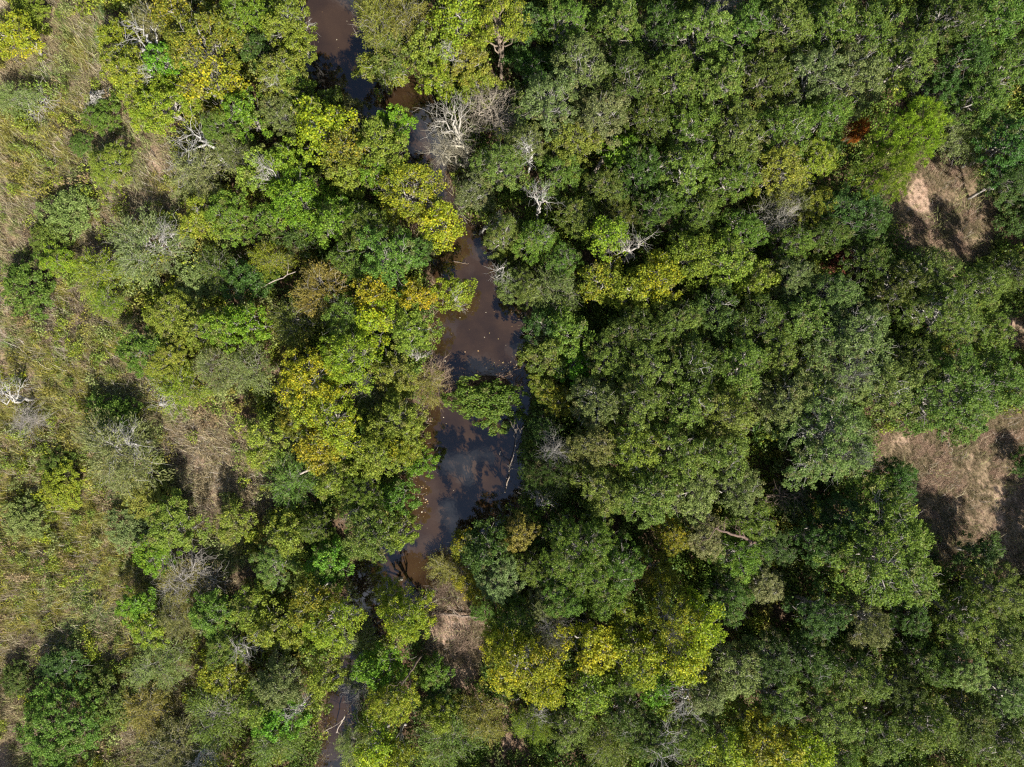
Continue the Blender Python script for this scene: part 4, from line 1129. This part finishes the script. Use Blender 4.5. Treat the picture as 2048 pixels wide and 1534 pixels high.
# grey and brown dead stalks standing in the scrub and along the banks
ST = proto_collection('stalk_kinds', [tuft_obj('stalk_%d' % i, 140 + i, 16, 1.0, .02, .3, (.2, 1.0), BARK_I, .3) for i in range(5)])
x, y = rand_pts(32000)
sw, d = scrub_w(x, y), creek_d(x, y)
k = (d > -.3) & (rng.random(len(x)) < np.where(sw > .4, .75, np.where(d < 1.2, .6, .05)) * np.where(clearing_w(x, y) < .5, 1, .35 / .06 * .4) + .5 * np.exp(-((px_of(x, y)[0] - 905) / 60) ** 2 - ((px_of(x, y)[1] - 1250) / 80) ** 2))
x, y = x[k], y[k]; n = len(x); sc = rng.uniform(.6, 1.4, n)
t_ = np.array([(.34, .30, .25), (.24, .17, .11), (.40, .35, .22), (.30, .32, .11)])[rng.integers(0, 4, n)] * (1 + rng.normal(0, .12, (n, 1)))
scatter('dead_stalks', np.stack([x, y, ground_z(x, y)], 1), np.stack([sc] * 3, 1), np.stack([rng.normal(0, .1, n), rng.normal(0, .1, n), rng.uniform(0, 6.28, n)], 1), t_, t_, rng.integers(0, 5, n), ST)

# fallen leaves afloat on the creek
def leaf_obj(name, seed):
    rng = np.random.default_rng(seed)
    me = leaves_mesh(name, rng, np.zeros((1, 3)), np.array([[1., 0, 0]]), np.array([[0, 0, 1.]]), np.array([.14]), np.array([.12]), np.array([.5]), np.array([.5]), LEAF_I)
    return bpy.data.objects.new(name, me)
FL = proto_collection('leaf_kinds', [leaf_obj('leaf_%d' % i, i) for i in range(3)])
q = []
for (a, b, rx, ry, m) in [(955, 665, 70, 70, 22), (975, 738, 60, 12, 60), (838, 985, 16, 50, 60), (856, 800, 8, 60, 30), (890, 900, 50, 90, 12), (1030, 745, 16, 20, 50), (660, 120, 40, 80, 14), (720, 1250, 20, 60, 12)]:
    q.append(np.stack([rng.normal(a, rx * .6, m), rng.normal(b, ry * .6, m)], 1))
q = np.concatenate(q); P = np.array([at(u, v, WATER_Z + .012) for u, v in q]); P = P[creek_d(P[:, 0], P[:, 1]) < .9]; n = len(P)
P[:, 2] += rng.uniform(0, .01, n)
t_ = np.array([(.46, .36, .16), (.34, .22, .11), (.50, .44, .32), (.22, .14, .08)])[rng.integers(0, 4, n)]
scatter('floating_leaves', P, np.stack([.35 + .9 * rng.random(n) ** 2] * 3, 1), np.stack([rng.normal(0, .15, n), rng.normal(0, .15, n), rng.uniform(0, 6.28, n)], 1), t_, t_, rng.integers(0, 3, n), FL)

# pale stones and bits of bark on the sandy places
# the wood goes on beyond the frame
def stand_in(k, i):
    return [bpy.data.objects.new('wood_%s_%d' % (k, i), PROTO[k][i][1])]
WD = proto_collection('wood_kinds', sum([stand_in('oak_big', i) for i in range(4)] + [stand_in('broad', i) for i in range(2)], []))
for o in WD.objects:      # same leaf meshes with the scatter's own leaf material
    o.material_slots[0].link = 'OBJECT'; o.material_slots[0].material = LEAF_I
pts = []
for _ in range(9000):
    a, b = rng.uniform(-66, 72), rng.uniform(-56, 56)
    if abs(a) < 44.5 and abs(b) < 34: continue
    if creek_d(a, b)[0] < 2.5: continue
    u, v = px_of(a, b)
    if a < -26 and rng.random() < .75: continue
    if 860 < v < 1130 and a > 0 and a < 52: continue
    if all((a - p[0]) ** 2 + (b - p[1]) ** 2 > 20 for p in pts): pts.append((a, b))
pts += [tuple(at(u, v)[:2]) for u, v in ((2062, 1205), (2120, 1150), (2130, 1290))]     # trees right of the frame that shade the track
P = np.array([(a, b, 0) for a, b in pts]); P[:, 2] = ground_z(P[:, 0], P[:, 1]); n = len(P)
t_, a_ = pal(rng.choice(['md', 'dk', 'ol', 'lg', 'gy'], n))
sc = rng.uniform(.55, .95, n)
scatter('surrounding_wood', P, np.stack([sc, sc, sc * .95], 1), np.stack([np.zeros(n), np.zeros(n), rng.uniform(0, 6.28, n)], 1), t_, a_, rng.integers(0, 6, n), WD)
